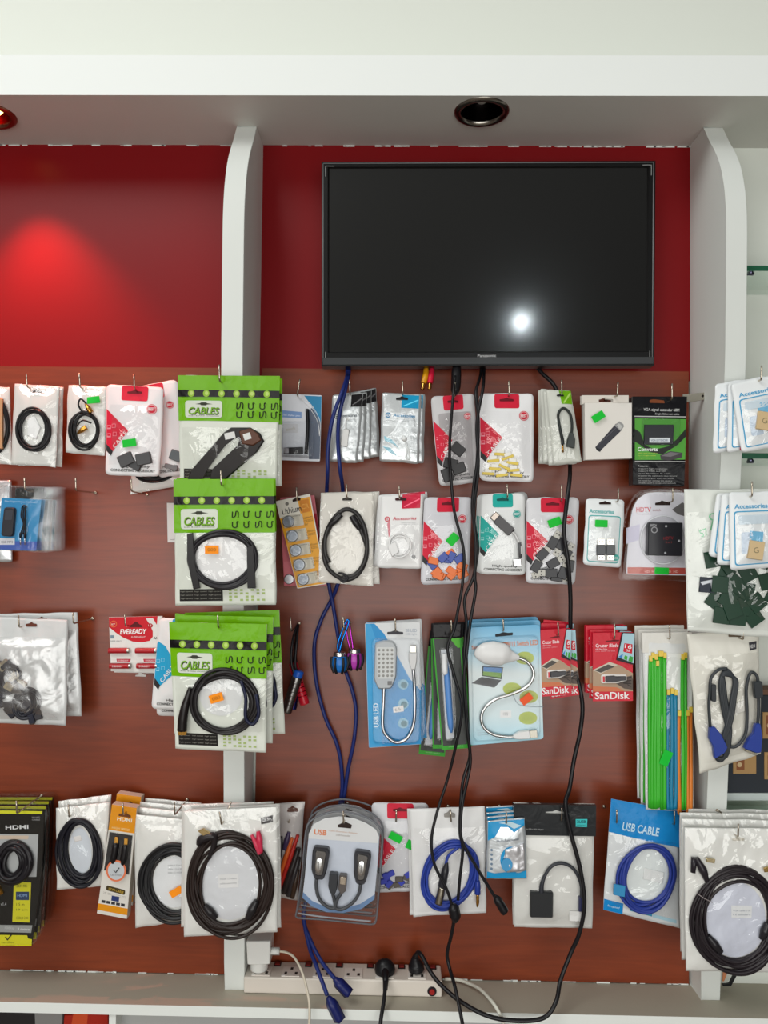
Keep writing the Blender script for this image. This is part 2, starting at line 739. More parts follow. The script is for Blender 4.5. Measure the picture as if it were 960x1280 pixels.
def wood_board():
    m, nt, bs = base_mat('wood_laminate')
    tc = nt.nodes.new('ShaderNodeTexCoord')
    mp = nt.nodes.new('ShaderNodeMapping')
    mp.inputs['Scale'].default_value = (1.2, 1.0, 14.0)
    nt.links.new(tc.outputs['Object'], mp.inputs['Vector'])
    n1 = nt.nodes.new('ShaderNodeTexNoise')
    n1.inputs['Scale'].default_value = 2.6
    n1.inputs['Detail'].default_value = 7
    n1.inputs['Distortion'].default_value = 1.4
    nt.links.new(mp.outputs[0], n1.inputs['Vector'])
    mp2 = nt.nodes.new('ShaderNodeMapping')
    mp2.inputs['Scale'].default_value = (6, 1, 160)
    nt.links.new(tc.outputs['Object'], mp2.inputs['Vector'])
    n2 = nt.nodes.new('ShaderNodeTexNoise')
    n2.inputs['Scale'].default_value = 2.0
    n2.inputs['Detail'].default_value = 4
    nt.links.new(mp2.outputs[0], n2.inputs['Vector'])
    add = nt.nodes.new('ShaderNodeMix')
    add.inputs['Factor'].default_value = 0.3
    nt.links.new(n1.outputs['Fac'], add.inputs[2])
    nt.links.new(n2.outputs['Fac'], add.inputs[3])
    rp_ = nt.nodes.new('ShaderNodeValToRGB')
    e = rp_.color_ramp.elements
    e[0].position, e[0].color = 0.30, lin((110, 43, 19))
    e[1].position, e[1].color = 0.74, lin((138, 60, 28))
    nt.links.new(add.outputs[0], rp_.inputs[0])
    nt.links.new(rp_.outputs[0], bs.inputs['Base Color'])
    bs.inputs['Roughness'].default_value = 0.31
    bs.inputs['Specular IOR Level'].default_value = 0.5
    return m


ZU = P(480, 184, 0).z            # underside of the boxed header
ZS = P(480, 1219.5, 0).z         # top of the counter shelf
XR0, XR1 = P(864, 700, 0).x, 2.2  # right edge of the red and wooden boards
XL = -2.2
HD = 0.212                       # how far the header stands out

b = Raw('wall_back')
b.box((XL, 0.0, -0.0), (XR1, 0.1, 3.3), M_WHITE2)
struct('wall_back', b)

# header: a box with two round holes for the downlights
DL = [Pz(602, 140, ZU), Pz(-15, 143.5, ZU)]
DR = 0.047
hb = Raw('header_trim_1')
ZF = P(480, 69, HD).z
outer = [(XL, -HD), (XR1, -HD), (XR1, 0.0), (XL, 0.0)]
holes = []
for c in DL:
    holes.append([(c.x + DR * math.cos(a * math.pi / 16), c.y + DR * math.sin(a * math.pi / 16)) for a in range(32)])
loops = [outer] + holes
flat = [p for lp in loops for p in lp]
for tr in geometry.tessellate_polygon([[Vector((x, y, 0)) for x, y in lp] for lp in loops]):
    b0 = len(hb.v)
    hb.v += [Vector((flat[i][0], flat[i][1], ZU)) for i in tr]
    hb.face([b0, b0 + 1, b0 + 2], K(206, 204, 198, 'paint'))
b0 = len(hb.v)
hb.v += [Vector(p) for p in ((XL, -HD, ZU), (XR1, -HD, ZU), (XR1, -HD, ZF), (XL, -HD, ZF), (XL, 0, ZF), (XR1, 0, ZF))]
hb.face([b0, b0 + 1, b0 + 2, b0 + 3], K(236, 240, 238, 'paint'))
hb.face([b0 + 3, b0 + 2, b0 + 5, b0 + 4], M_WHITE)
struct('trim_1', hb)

# laminate boards on the wall between and beside the pillars
ZW = P(480, 461.5, 0.012).z
M_RED, M_WOOD = red_board(), wood_board()
b = Raw('wall_upper_red')
b.box((XL, -0.008, ZW - 0.02), (XR0, 0.0, ZU), M_RED)
struct('wall_upper_red', b)
XLa, XLb = P(296, 1000, 0.012).x, P(319, 1000, 0.012).x
for nm, x0, x1 in (('wall_left_wood', XL, XLa), ('wall_middle_wood', XLb, P(861, 800, 0.012).x)):
    b = Raw(nm)
    b.box((x0, -0.012, ZS + 0.002), (x1, -0.0, ZW), M_WOOD)
    struct(nm, b)
# chipped sealant lines under the header and on the counter
rg = random.Random(4)
b = Raw('trim_2')
for zz, dep, x0, x1 in ((ZU - 0.002, 0.0082, XL, XR0), (ZS + 0.002, 0.0122, -1.2, 0.62)):
    x = x0
    while x < x1:
        w = rg.uniform(.004, .03)
        hgt = rg.uniform(.0003, .0016)
        b.box((x, -dep - 0.0015, zz - hgt), (x + w, -dep, zz + hgt), M_WHITE)
        x += w * .8 + rg.choice((0, 0, .01, .05))
for i in range(60):
    z = ZW + (ZU - ZW) * i / 60
    if rg.random() < .7:
        b.box((XR0 - rg.uniform(.001, .004), -0.0092, z), (XR0 + 0.0015, -0.008, z + rg.uniform(.004, .012)), M_WHITE)
struct('trim_2', b)

# the two pillars: boards whose front edge bows out and tapers towards the counter
PROF = [(168, .10), (176, .125), (186, .148), (200, .172), (216, .188), (236, .2), (262, .207), (290, .2085), (330, .207), (400, .2035), (470, .198), (640, .167),
        (800, .140), (955, .113), (1100, .089), (1236, .068)]


def pd(y):
    for (a, b_), (c, d) in zip(PROF, PROF[1:]):
        if a <= y <= c:
            return b_ + (d - b_) * (y - a) / (c - a)
    return PROF[-1][1] if y > 1000 else PROF[0][1]


def pillar(name, x0, x1):
    mb = Raw(name)
    prof = [(d, P(480, y, d).z) for y, d in PROF]
    prof[0] = (.09, ZU)
    prof[-1] = (prof[-1][0], ZS)
    pts = spline([Vector((d, z, 0)) for d, z in prof], step=4)
    ring = [(0.0, ZU)] + [(p.x, p.y) for p in pts] + [(0.0, ZS)]
    n = len(ring)
    for x in (x0, x1):
        mb.v += [Vector((x, -d, z)) for d, z in ring]
    for i in range(n):
        j = (i + 1) % n
        mb.face([i, j, n + j, n + i], M_WHITE, 1 <= i < n - 2)
    tris = geometry.tessellate_polygon([[Vector((d, z, 0)) for d, z in ring]])
    for tr in tris:
        mb.face(list(tr), M_WHITE)
        mb.face([n + i for i in tr], M_WHITE)
    # nail marks at the foot
    o = struct(name, mb)
    md = o.modifiers.new('edge', 'BEVEL')
    md.width, md.segments, md.limit_method, md.angle_limit = 0.0015, 2, 'ANGLE', math.radians(50)
    return o


XP = [P(277.3, 465, .2).x, P(303.2, 465, .2).x, P(907, 465, .2).x, P(932.5, 465, .2).x]
pillar('pillar_left', XP[0], XP[1])
pillar('pillar_right', XP[2], XP[3])

# counter shelf, the cubbies below it, floor
SD = 0.128
b = Raw('counter_shelf')
b.box((XL, -SD, ZS - 0.021), (XR1, 0.0, ZS), M_SHELF)
o = struct('counter_shelf', b)
o.data.materials.append(M_WHITE)
for p in o.data.polygons:
    if p.normal.y < -.9:
        p.material_index = 1
b = Raw('cubby_partition')
xq = P(141, 1272, .12).x
b.box((xq - .007, -.122, 0.0), (xq + .007, 0, ZS - .021), M_WHITE)
struct('trim_3', b)
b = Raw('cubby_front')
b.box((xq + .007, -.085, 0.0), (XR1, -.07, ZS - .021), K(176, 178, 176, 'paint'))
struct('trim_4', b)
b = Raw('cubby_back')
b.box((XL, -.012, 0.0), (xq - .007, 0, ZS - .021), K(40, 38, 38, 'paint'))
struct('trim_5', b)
b = Raw('floor')
b.box((-4, -5.5, -.05), (4, 0.1, 0.0), K(120, 108, 98, 'paint'))
struct('floor', b)
# ================================================================== FIXTURES
def downlight(c, lit, label):
    it = Item('downlight', label, 'ceiling light', 480, 640, 0)
    it.o.location = c
    ring = it.part('trim_ring')
    N = 32
    prof = [(DR - .004, .003), (DR - .003, -.004), (DR + .004, -.0055), (DR + .009, -.003), (DR + .0105, 0.0)]
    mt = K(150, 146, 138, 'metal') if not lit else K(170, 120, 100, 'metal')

    def lathe(mb, pr, m):
        b0 = len(mb.v)
        for r, z in pr:
            for k in range(N):
                a = 2 * math.pi * k / N
                mb.v.append(Vector((r * math.cos(a), r * math.sin(a), z)))
        for i in range(len(pr) - 1):
            for k in range(N):
                k2 = (k + 1) % N
                mb.face([b0 + i * N + k, b0 + i * N + k2, b0 + (i + 1) * N + k2, b0 + (i + 1) * N + k], m, True)
    lathe(ring, prof, mt)
    cup = it.part('reflector')
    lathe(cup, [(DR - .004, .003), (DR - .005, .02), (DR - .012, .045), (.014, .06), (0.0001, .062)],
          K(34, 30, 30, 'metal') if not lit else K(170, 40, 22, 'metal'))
    bulb = it.part('bulb')
    if lit:
        m, nt, bs = base_mat('lit_bulb')
        bs.inputs['Emission Color'].default_value = (1.0, 0.62, 0.16, 1)
        bs.inputs['Emission Strength'].default_value = 7
    else:
        m = K(210, 210, 205, 'plastic')
    lathe(bulb, [(.0001, .0), (.012, .002), (.0175, .009), (.0175, .02), (.013, .04), (.009, .06)] if lit else [(.0001, .018), (.008, .02), (.013, .027), (.0145, .036), (.011, .05), (.008, .06)], m)
    if lit:
        bulb.v = [v + Vector((.016, -.004, 0)) for v in bulb.v]
    it.done()
    if lit:
        l = bpy.data.lights.new('downlight_beam', 'SPOT')
        l.energy, l.color, l.spot_size, l.spot_blend = 31, (1.0, 0.20, 0.12), math.radians(74), 0.8
        l.shadow_soft_size = 0.012
        lo = bpy.data.objects.new('downlight_beam', l)
        lo.location = c + Vector((0.03, 0, -.008))
        lo.rotation_euler = (math.radians(3), math.radians(-8), 0)
        COL.objects.link(lo)


downlight(DL[0], False, 'unlit round recessed downlight above the television')
downlight(DL[1], True, 'lit amber recessed downlight at the end of the header')

# ---------------------------------------------------------------- television
tv = Item('television', 'flat black television hanging on the red board, screen off', 'television', 610, 330, 0.085)
Q4 = [(402, 202.5), (819.5, 201), (817.5, 457), (402, 458)]
scr = [(409.5, 208.5), (811.5, 207.5), (810.5, 440), (409.5, 441)]
m_tv = K(14, 14, 15, 'plastic')
bz = tv.part('bezel')
bz.poly(Q4, 0.0, m_tv, t=0.03, holes=[scr])
ins = [(411.5, 210), (809.5, 209), (808.5, 438.5), (411.5, 439.5)]
# glossy chamfer round the screen, and a brushed lower lip
for a, b_ in zip(range(4), (1, 2, 3, 0)):
    b0 = len(bz.v)
    bz.v += [tv.L(*scr[a], 0.0), tv.L(*scr[b_], 0.0), tv.L(*ins[b_], -0.004), tv.L(*ins[a], -0.004)]
    bz.face([b0, b0 + 1, b0 + 2, b0 + 3], m_tv)
lip = tv.part('lower_lip')
lip.slab([(402.5, 447.5), (817.2, 446.5), (817, 455), (402.5, 456)], 0.003, 0.003, K(60, 62, 64, 'plastic'), bev=1.2)
edge = tv.part('edge_trim', label='thin clear plastic edge round the frame')
for pth in ([(404, 204.5), (817.5, 203)], [(816.8, 203.5), (815.2, 455)], [(404, 205), (404, 456)], ):
    edge.tube([(x, y, .0006) for x, y in pth], .0011, K(120, 122, 124, 'plastic'), n=6)
for (cx, cy, sx, sy) in ((404, 205, 1, 1), (817, 203.5, -1, 1), (815, 455, -1, -1), (404, 456, 1, -1)):
    edge.tube([(cx + 14 * sx, cy + 3 * sy, .001), (cx + 4 * sx, cy + 3 * sy, .001), (cx + 3 * sx, cy + 4 * sy, .001), (cx + 3 * sx, cy + 16 * sy, .001)], .0008, K(150, 152, 152, 'plastic'), n=6)
sp = tv.part('screen')
mscr, nt, bs = base_mat('dark_screen')
bs.inputs['Base Color'].default_value = (0.002, 0.002, 0.002, 1)
bs.inputs['Roughness'].default_value = 0.10
bs.inputs['Specular IOR Level'].default_value = 0.7
bs.inputs['Coat Weight'].default_value = 0.3
bs.inputs['Coat Roughness'].default_value = 0.24
sp.poly(ins, -0.004, mscr, t=0.004)
bk = tv.part('back_housing')
bk.slab([(440, 235), (782, 235), (782, 425), (440, 425)], -0.03, 0.04, K(18, 18, 18, 'paper'), bev=6)
lg = tv.part('brand_lettering')
lg.text('Panasonic', 597, 446.5, 620, 446.3, 3.6, K(190, 190, 190, 'print'), off=0.0005, bold=.01, l=1)
tv.done()


# ---------------------------------------------------------------- cables of the television
def cable(name, label, cat='cable'):
    return Item(name, label, cat, 480, 640, 0.0)


BLUE = K(30, 44, 108, 'rubber')
BLUE_D = K(24, 32, 92, 'rubber')
it = cable('blue_cable', 'blue twin cable looping from the television down to the power strip')
c = it.part('cord')
A = [(433, 452, .05), (433, 466, .07), (428, 490, .112), (417, 522, .114), (411, 560, .11), (409.5, 600, .075), (409, 625, .052), (408, 670, .048), (410, 715, .05), (416, 752, .034), (430, 800, .03) ]
c.tube([(434, 448, .045), (434, 467, .05), (432, 477, .085), (427.5, 490, .114), (416, 522, .116), (410, 560, .112), (409.5, 588, .106), (409, 602, .08), (408.5, 612, .055), (407, 640, .048), (405, 690, .05), (412, 736, .04), (416, 755, .034), (422.5, 795, .03), (429, 830, .03), (440, 862, .03), (445, 890, .03),
        (442.5, 925, .03), (435, 962, .022), (429, 1000, .018), (414, 1050, .018), (392, 1100, .018), (380, 1140, .026), (386, 1181, .06), (396, 1209, .10), (409, 1244, .142)], .0042, BLUE, absolute=True, step=8)
c.tube([(437, 448, .042), (436, 467, .05), (434, 477, .08), (431, 490, .108), (424, 520, .107), (422.5, 552, .108), (425, 586, .106), (427.5, 602, .08), (428.5, 612, .055), (429.5, 630, .048), (431, 650, .048), (430, 700, .05), (421, 734, .042), (413, 752, .028), (401, 776, .026), (393, 806, .026), (395, 850, .026), (406, 895, .026), (421, 930, .026),
        (427, 962, .022), (426, 1000, .018), (410, 1060, .018), (388, 1110, .018), (379, 1145, .026), (388, 1175, .055), (402, 1202, .085), (419, 1224, .118)], .0042, BLUE, absolute=True, step=8)
for (x0, y0, x1, y1, d) in ((412, 1249, 425, 1275, .145), (420, 1225, 436, 1242, .12)):
    pl = it.part('connector')
    pl.tube([(x0 - (x1 - x0) * .12, y0 - (y1 - y0) * .12, d), (x0, y0, d), (x0 + (x1 - x0) * .25, y0 + (y1 - y0) * .25, d), (x1, y1, d)], [.005, .0075, .0125, .0125], BLUE_D, absolute=True, n=4)
it.done()

it = cable('power_lead', 'thin black lead from a plug under the television past the pale card stacks')
c = it.part('cord')
c.tube([(569, 470, .10), (566, 500, .118), (562, 560, .12), (564, 600, .12), (568, 640, .118), (579.5, 688, .118), (578, 730, .112), (572, 765, .115), (567.5, 787, .122), (559.5, 810, .126), (567, 842, .132), (577.5, 885, .132), (568, 940, .12),
        (557.5, 980, .112), (547, 1013, .126), (539.5, 1048, .13), (543, 1080, .13), (558.5, 1112, .13), (566, 1135, .128)], .0031, BLACK, absolute=True, step=8)
c.tube([(568, 1148, .126), (564, 1170, .11), (559, 1192, .095), (562, 1210, .1), (568, 1231, .135), (574, 1258, .165), (580, 1290, .19)], .0036, BLACK, absolute=True)
j = it.part('jack_plug')
j.tube([(571, 460, .06), (570.5, 466, .085), (570, 480, .096), (569, 488, .10), (568, 494, .106)], [.009, .0105, .0105, .0095, .004], BLACK, absolute=True)
j = it.part('inline_connector')
j.tube([(565, 1130, .128), (567, 1135, .128), (569, 1146, .127), (568.5, 1152, .126)], [.005, .0115, .0115, .006], BLACK, absolute=True, n=6)
it.done()

it = cable('black_twin_cable', 'two black cables twisted together from the television to a loose jack')
c = it.part('cord')
c.tube([(603, 448, .04), (601, 467, .05), (598, 478, .09), (595, 492, .112), (598, 527, .118), (596.5, 575, .118), (592.5, 605, .118), (590.5, 640, .118), (597, 682, .118), (592, 720, .116), (581, 748, .116), (583, 780, .12), (580.5, 815, .12), (581, 875, .12), (586, 925, .112), (587, 947, .11),
        (579, 975, .115), (576, 1004, .128), (574.8, 1039, .13), (578.5, 1062, .13), (575, 1096, .129), (572.5, 1125, .127)], .0033, BLACK, absolute=True, step=8)
c.tube([(606, 448, .04), (605, 467, .05), (604.5, 478, .09), (603, 490, .113), (596, 530, .119), (598, 575, .119), (596, 605, .119), (592, 640, .124), (595, 682, .124), (593.5, 720, .118), (594.5, 738, .116), (588, 777, .12), (583.5, 815, .126), (580, 850, .126), (584, 910, .12), (588, 950, .115),
        (583, 980, .12), (578, 1004, .132), (575.5, 1030, .135), (578, 1052, .136), (597.5, 1087, .134), (616, 1117, .13), (620, 1123, .128)], .0033, BLACK, absolute=True, step=8)
j = it.part('loose_jack')
j.tube([(618, 1120, .126), (622, 1125, .126), (630, 1138, .126), (632, 1140.5, .126)], [.004, .009, .009, .0075], BLACK, absolute=True)
it.done()

it = cable('power_cable', 'thick black power cable hanging from the television round to the socket strip')
c = it.part('cord')
c.tube([(668, 455, .04), (678, 467, .05), (694, 484, .055), (706, 520, .046), (712, 560, .046), (712.5, 582, .06), (712, 600, .10), (708, 632, .115), (705, 665, .116), (710, 702, .115), (713, 745, .10), (713, 775, .09), (714, 800, .078), (717.5, 830, .084), (727.5, 875, .09), (726, 910, .09), (717.5, 950, .09),
        (712, 985, .10), (707, 1004, .113), (712, 1036, .114), (725, 1085, .115), (730.5, 1130, .115), (724, 1167, .11), (714, 1190, .105), (701, 1224, .115), (695, 1252, .14), (680, 1272, .15), (647, 1276, .155), (610, 1270, .152), (576, 1252, .14), (551, 1231, .115), (537, 1213, .095), (528, 1196, .082), (522.5, 1190.5, .068), (519, 1197, .058)],
       .0045, BLACK, absolute=True, step=8)
pg = it.part('moulded_plug')
pg.tube([(520, 1193, .056), (519, 1199, .054), (520, 1206, .05), (520.5, 1213, .05)], [.005, .009, .0165, .017], BLACK, absolute=True, n=8)
it.done()

it = cable('av_leads', 'stub of yellow and red phono plugs dangling under the television', 'plug')
for x, colr, dx in ((531.5, (214, 150, 20), -4), (538.5, (206, 30, 60), -2)):
    pl = it.part('phono_plug', label='yellow phono plug' if dx == -4 else 'red phono plug')
    m = K(*colr, 'plastic')
    pl.tube([(x + 2, 452, .05), (x + 1, 464, .06), (x, 472, .066), (x + dx * .5, 479, .068)], [.003, .0062, .0068, .006], m, absolute=True)
    pl.tube([(x + dx * .5, 479, .068), (x + dx * .7, 484, .069), (x + dx, 487, .07)], [.004, .0042, .0035], GOLD, absolute=True)
it.done()

# ---------------------------------------------------------------- power strip and its plugs
ps = Item('power_strip', 'cream six way power strip lying along the back of the counter', 'power strip', 428, 1230, 0.08)
zt = ZS + 0.034
xa, xb = P(304.5, 1243, .08).x, P(552.5, 1248, .08).x
bd = ps.part('casing')
CREAM = K(214, 206, 196, 'plastic')
O = ps.o.location


def lbox(mb, x0, x1, y0, y1, z0, z1, m):
    b0 = len(mb.v)
    for x in (x0, x1):
        for y in (y0, y1):
            for z in (z0, z1):
                mb.v.append(Vector((x, y, z)) - O)
    for f in ((0, 1, 3, 2), (4, 6, 7, 5), (0, 4, 5, 1), (2, 3, 7, 6), (0, 2, 6, 4), (1, 5, 7, 3)):
        mb.face([b0 + i for i in f], m)


lbox(bd, xa, xb, -.08, -.016, ZS + .0005, zt, CREAM)
for k, px in enumerate((346, 385, 424, 463, 502, 541)):
    X = Pz(px, 1210, zt).x
    s = ps.part('rocker_switch')
    lbox(s, X - .0075, X + .0075, -.036, -.022, zt, zt + .002, K(30, 16, 16, 'plastic'))
    lbox(s, X - .005, X + .005, -.034, -.024, zt + .002, zt + .0042, K(110, 22, 20, 'plastic'))
for px in (327, 364, 403, 442, 481, 521):
    X = Pz(px, 1216, zt).x
    s = ps.part('socket_face')
    lbox(s, X - .019, X + .019, -.075, -.038, zt, zt + .0016, K(224, 216, 208, 'plastic'))
    for dx, dy in ((0, -.046), (-.011, -.064), (.011, -.064)):
        lbox(s, X + dx - .0028, X + dx + .0028, dy - .0045, dy + .0045, zt + .0016, zt + .0019, K(40, 36, 34, 'print'))
    lbox(s, X - .019, X - .012, -.075, -.070, zt + .0016, zt + .0019, K(235, 232, 228, 'print'))
rb = ps.part('reset_button', label='round red reset button in a black collar')
X, Z = P(540, 1239, .08).x, P(540, 1239, .08).z
cpt = Vector((X, -.08, Z)) - O
rb.sweep([cpt, cpt + Vector((0, -.0025, 0))], [.0098, .0092], K(28, 24, 30, 'plastic'), n=18)
rb.sweep([cpt + Vector((0, -.0025, 0)), cpt + Vector((0, -.005, 0))], [.0062, .0052], K(150, 30, 28, 'plastic'), n=16)
ps.done()
bv = bd.obj.modifiers.new('edge', 'BEVEL')
bv.width, bv.segments = .003, 3

it = cable('power_plug', 'black square mains plug in the power strip with its lead dropping down', 'plug')
pg = it.part('plug_body')
pg.tube([(481, 1203, .048), (481, 1205, .05), (481, 1212, .053), (481, 1216, .053), (481, 1217.5, .053)], [.015, .0205, .022, .0205, .012], BLACK, absolute=True, n=10)
c = it.part('cord')
c.tube([(481, 1213, .066), (482, 1226, .092), (480, 1250, .125), (476.5, 1272, .15), (474.5, 1292, .17)], .0042, BLACK, absolute=True)
pg.tube([(481, 1211, .062), (482, 1224, .088), (481.5, 1238, .1)], [.009, .0065, .005], BLACK, absolute=True)
it.done()

it = cable('usb_charger', 'white wall charger with cube head and pale lead at the strip end', 'charger')
WP = K(226, 226, 222, 'plastic')
pl = it.part('adapter_plug')
pl.tube([(324, 1221, .052), (324, 1219.5, .052), (324, 1206, .052), (324, 1204, .052)], [.0175, .019, .019, .016], WP, absolute=True, n=14)
it.d, it.hx, it.hy = .082, 322, 1190
it.o.location = P(322, 1190, .082)
bx = it.part('charger_block')
bx.slab(rp([(307.5, 1177), (338.2, 1176.5), (337.5, 1206), (309, 1206.5)], 2), 0, .05, WP, bev=1.5)
us = it.part('usb_plug')
us.tube([(337.5, 1189, .07), (349.5, 1189, .07)], .0085, WP, absolute=True, n=4)
c = it.part('cord')
CW = K(206, 196, 178, 'rubber')
c.tube([(349, 1189, .07), (358, 1190.5, .075), (368, 1197, .085), (378, 1216, .11), (385, 1243, .139), (387, 1262, .146), (386, 1292, .15)], .0026, CW, absolute=True)
pl.v = []
pl.f, pl.fm, pl.fs = [], [], []
pb = P(324, 1216, .052)
pb.z = zt + .0022
pl.sweep([pb + Vector((0, 0, t)) - it.o.location for t in (0, .002, .02, .026)], [.0175, .019, .019, .016], WP, n=14)
it.done()

it = cable('white_cable', 'loose white cable curving down over the counter front', 'cable')
c = it.part('cord')
c.tube([(556, 1224, .02), (572, 1224.5, .03), (588, 1230, .05), (602, 1238, .085), (618, 1256, .134), (628, 1275, .145), (632, 1295, .15)], .0036, K(206, 204, 192, 'rubber'), absolute=True)
it.done()

# ---------------------------------------------------------------- the glass shelves beyond the pillar
def glass_shelf(label, ytop, d=.16, th=.011):
    it = Item('glass_shelf', label, 'shelf', 950, ytop, d, 'glass shelves in the white alcove')
    O_ = it.o.location
    mb = it.part('pane')
    x0, x1 = XP[3] + .001, 1.5
    z = O_.z
    b0 = 0
    for x in (x0, x1):
        for y in (-d, -.001):
            for zz in (z - th, z):
                mb.v.append(Vector((x, y, zz)) - O_)
    ge = K(34, 92, 66, 'plastic')
    mb.face([0, 1, 5, 4], ge)
    for f in ((0, 4, 6, 2), (1, 3, 7, 5)):
        mb.face(list(f), GLASS)
    mb.face([0, 2, 3, 1], ge)
    br = it.part('shelf_clip')
    br.tube([(it.hx - 14, ytop + 8, d - .01), (it.hx - 8, ytop + 11, d - .01)], [.008, .003], K(90, 90, 110, 'metal'), absolute=True)
    it.done()
    return it


glass_shelf('green edged glass shelf high beside the right pillar', 332)
glass_shelf('green edged glass shelf behind the small accessory bags', 566.5)
glass_shelf('green edged glass shelf below the dark circuit board box', 1013, .085)

it = Item('board_box', 'dark slate box with tan card patches standing on glass beyond the pillar', 'box', 950, 930, .06)
b1 = it.part('box_body')
b1.slab([(906, 869), (1010, 868), (1010, 991), (906, 992)], 0, .05, K(52, 56, 62, 'paper'), bev=1.5)
for r4 in ((953, 890, 975, 923), (916, 944, 945, 967), (955, 940, 980, 974)):
    t = it.part('tan_card')
    t.slab(rc(*r4), .002, .002, K(178, 142, 96, 'paper'), bev=.5)
    t.poly(rc(r4[0] + 4, r4[1] + 4, r4[0] + 14, r4[3] - 5), .002, K(140, 88, 58, 'paper'), l=1)
    t.poly(el(r4[0] + 8, (r4[1] + r4[3]) / 2, 3), .002, K(205, 180, 140, 'paper'), l=2)
top = it.part('lid_edge')
top.slab(rc(906, 862, 1010, 868.5), .001, .05, K(112, 82, 66, 'paper'), bev=.5)
ft = it.part('white_base_strip')
ft.slab(rc(906, 991, 1010, 1000), .003, .05, K(196, 206, 204, 'paint'), bev=.5)
it.done()

it = Item('angle_bracket', 'small black bracket leaning behind the foot of the right pillar', 'bracket', 912, 1224, .03)
b1 = it.part('arm')
b1.slab([(921, 1212), (925, 1212), (914, 1233), (904, 1233), (904, 1231), (912, 1230)], 0, .006, K(28, 28, 30, 'plastic'), bev=.4)
b1.poly([(905, 1216), (911, 1216), (906, 1228), (904, 1228)], -.004, K(196, 128, 90, 'print'), t=.003)
it.done()

it = Item('wall_bracket', 'small steel bracket on the side of the right pillar', 'bracket', 870, 496, .09)
b1 = it.part('plate')
b1.slab([(853, 493), (881.5, 490.5), (882, 499), (866, 502.5), (853, 503)], 0, .003, K(190, 184, 172, 'metal'), bev=.4)
b1.poly(el(878.5, 495, 1.6, n=10), 0, K(40, 36, 34), l=2)
b1.poly(el(856, 498, 1.3, n=10), 0, K(40, 36, 34), l=2)
it.done()

it = Item('red_box', 'red cardboard box in the dark cubby under the counter', 'box', 108, 1290, .03)
b1 = it.part('carton')
b1.slab([(80, 1269), (135, 1266), (135, 1330), (76, 1330)], 0, .015, K(176, 44, 28, 'paper'), bev=1)
b1.poly([(92, 1266), (110, 1267), (104, 1330), (80, 1330)], 0, K(214, 84, 44, 'paper'), l=1)
it.done()
it = Item('grey_carton', 'plain grey carton beside the red box under the counter', 'box', 62, 1290, .03)
b1 = it.part('carton')
b1.slab([(43, 1266), (78, 1266), (75, 1330), (45, 1330)], 0, .015, K(140, 140, 138, 'paper'), bev=1)
it.done()
# ================================================================== THE GOODS
RED = K(206, 30, 58, 'print')
GREEN = K(112, 176, 8, 'gloss')
CONN = K(44, 44, 48, 'plastic')
GREYTXT = K(70, 70, 74, 'print')


def slot(it, x, y, w=13, hgt=3.4, m=None):
    it.pr(rp([(x - w / 2, y - hgt * .3), (x - w * .18, y - hgt * .5), (x, y - hgt), (x + w * .18, y - hgt * .5), (x + w / 2, y - hgt * .3), (x + w / 2, y + hgt * .5), (x - w / 2, y + hgt * .5)], 1), m or DARK, 5)


def best_pouch(label, quad, hk, d, tint=(206, 30, 58), bag=(226, 226, 228), group=None, word='CABLE', kx=0.0, ky=0.0, bulge=5.0, full=True, cat='cable pouch', slit=True):
    """Round-cornered printed pouch: coloured tab, badge, side triangle and two lines of small print."""
    it = Item('accessory_pouch', label, cat, hk[0], hk[1], d, group, kx, ky)
    b_ = it.pouch(quad, K(*bag, 'bag'), bulge=bulge, wr=.7, rcor=6)
    q = it.q
    T = K(*tint, 'print')
    it.pr(rp(q.poly([(.275, 0.004), (.735, 0.004), (.735, .17), (.275, .17)]), 3), T, 1)
    if slit:
        x, y = q(.5, .075)
        slot(it, x, y, q.w * .26, 3.2, K(min(255, tint[0] // 2), tint[1] // 2, tint[2] // 2, 'print'))
    x, y = q(.815, .255)
    r = q.w * .09
    it.pr(el(x, y, r), T, 1)
    it.pr(el(x, y, r * .86), WHITE, 2)
    it.pr(el(x, y, r * .78), T, 3)
    it.tx('BEST', x - r * .62, y + r * .3, x + r * .62, y + r * .3, r * .62, WHITE, bold=.02, l=4)
    it.pr(q.poly([(.012, .27), (.42, .505), (.14, .735), (.012, .66)]), T, 1)
    it.pr(q.poly([(.012, .655), (.14, .735), (.105, .785), (.012, .73)]), K(46, 44, 46, 'print'), 2)
    x0, y0 = q(.185, .705)
    x1, y1 = q(.41, .53)
    it.tx(word, x0, y0, x1, y1, q.h * .045, WHITE, bold=.0, l=3)
    for k, (u, v) in enumerate(((.06, .47), (.15, .455), (.06, .56), (.17, .545))):
        x, y = q(u, v)
        s = q.w * .036
        it.pr([(x - s, y - s), (x + s, y - s), (x + s, y + s), (x - s, y + s)], K(*[(c_ + 255) // 2 for c_ in tint], 'print'), 2)
        it.pr([(x - s * .78, y - s * .78), (x + s * .78, y - s * .78), (x + s * .78, y + s * (.78 if k % 2 else .3)), (x - s * .78, y + s * (.78 if k % 2 else .3))], T, 3)
    if full:
        a, c = q(.28, .915), q(.82, .915)
        it.tx('High-quality', *a, *c, q.h * .034, K(40, 38, 38), bold=.01, l=3)
        a, c = q(.10, .955), q(.92, .955)
        it.tx('CONNECTING ACCESSORY', *a, *c, q.h * .03, K(34, 32, 32), bold=.015, l=3)
    return it


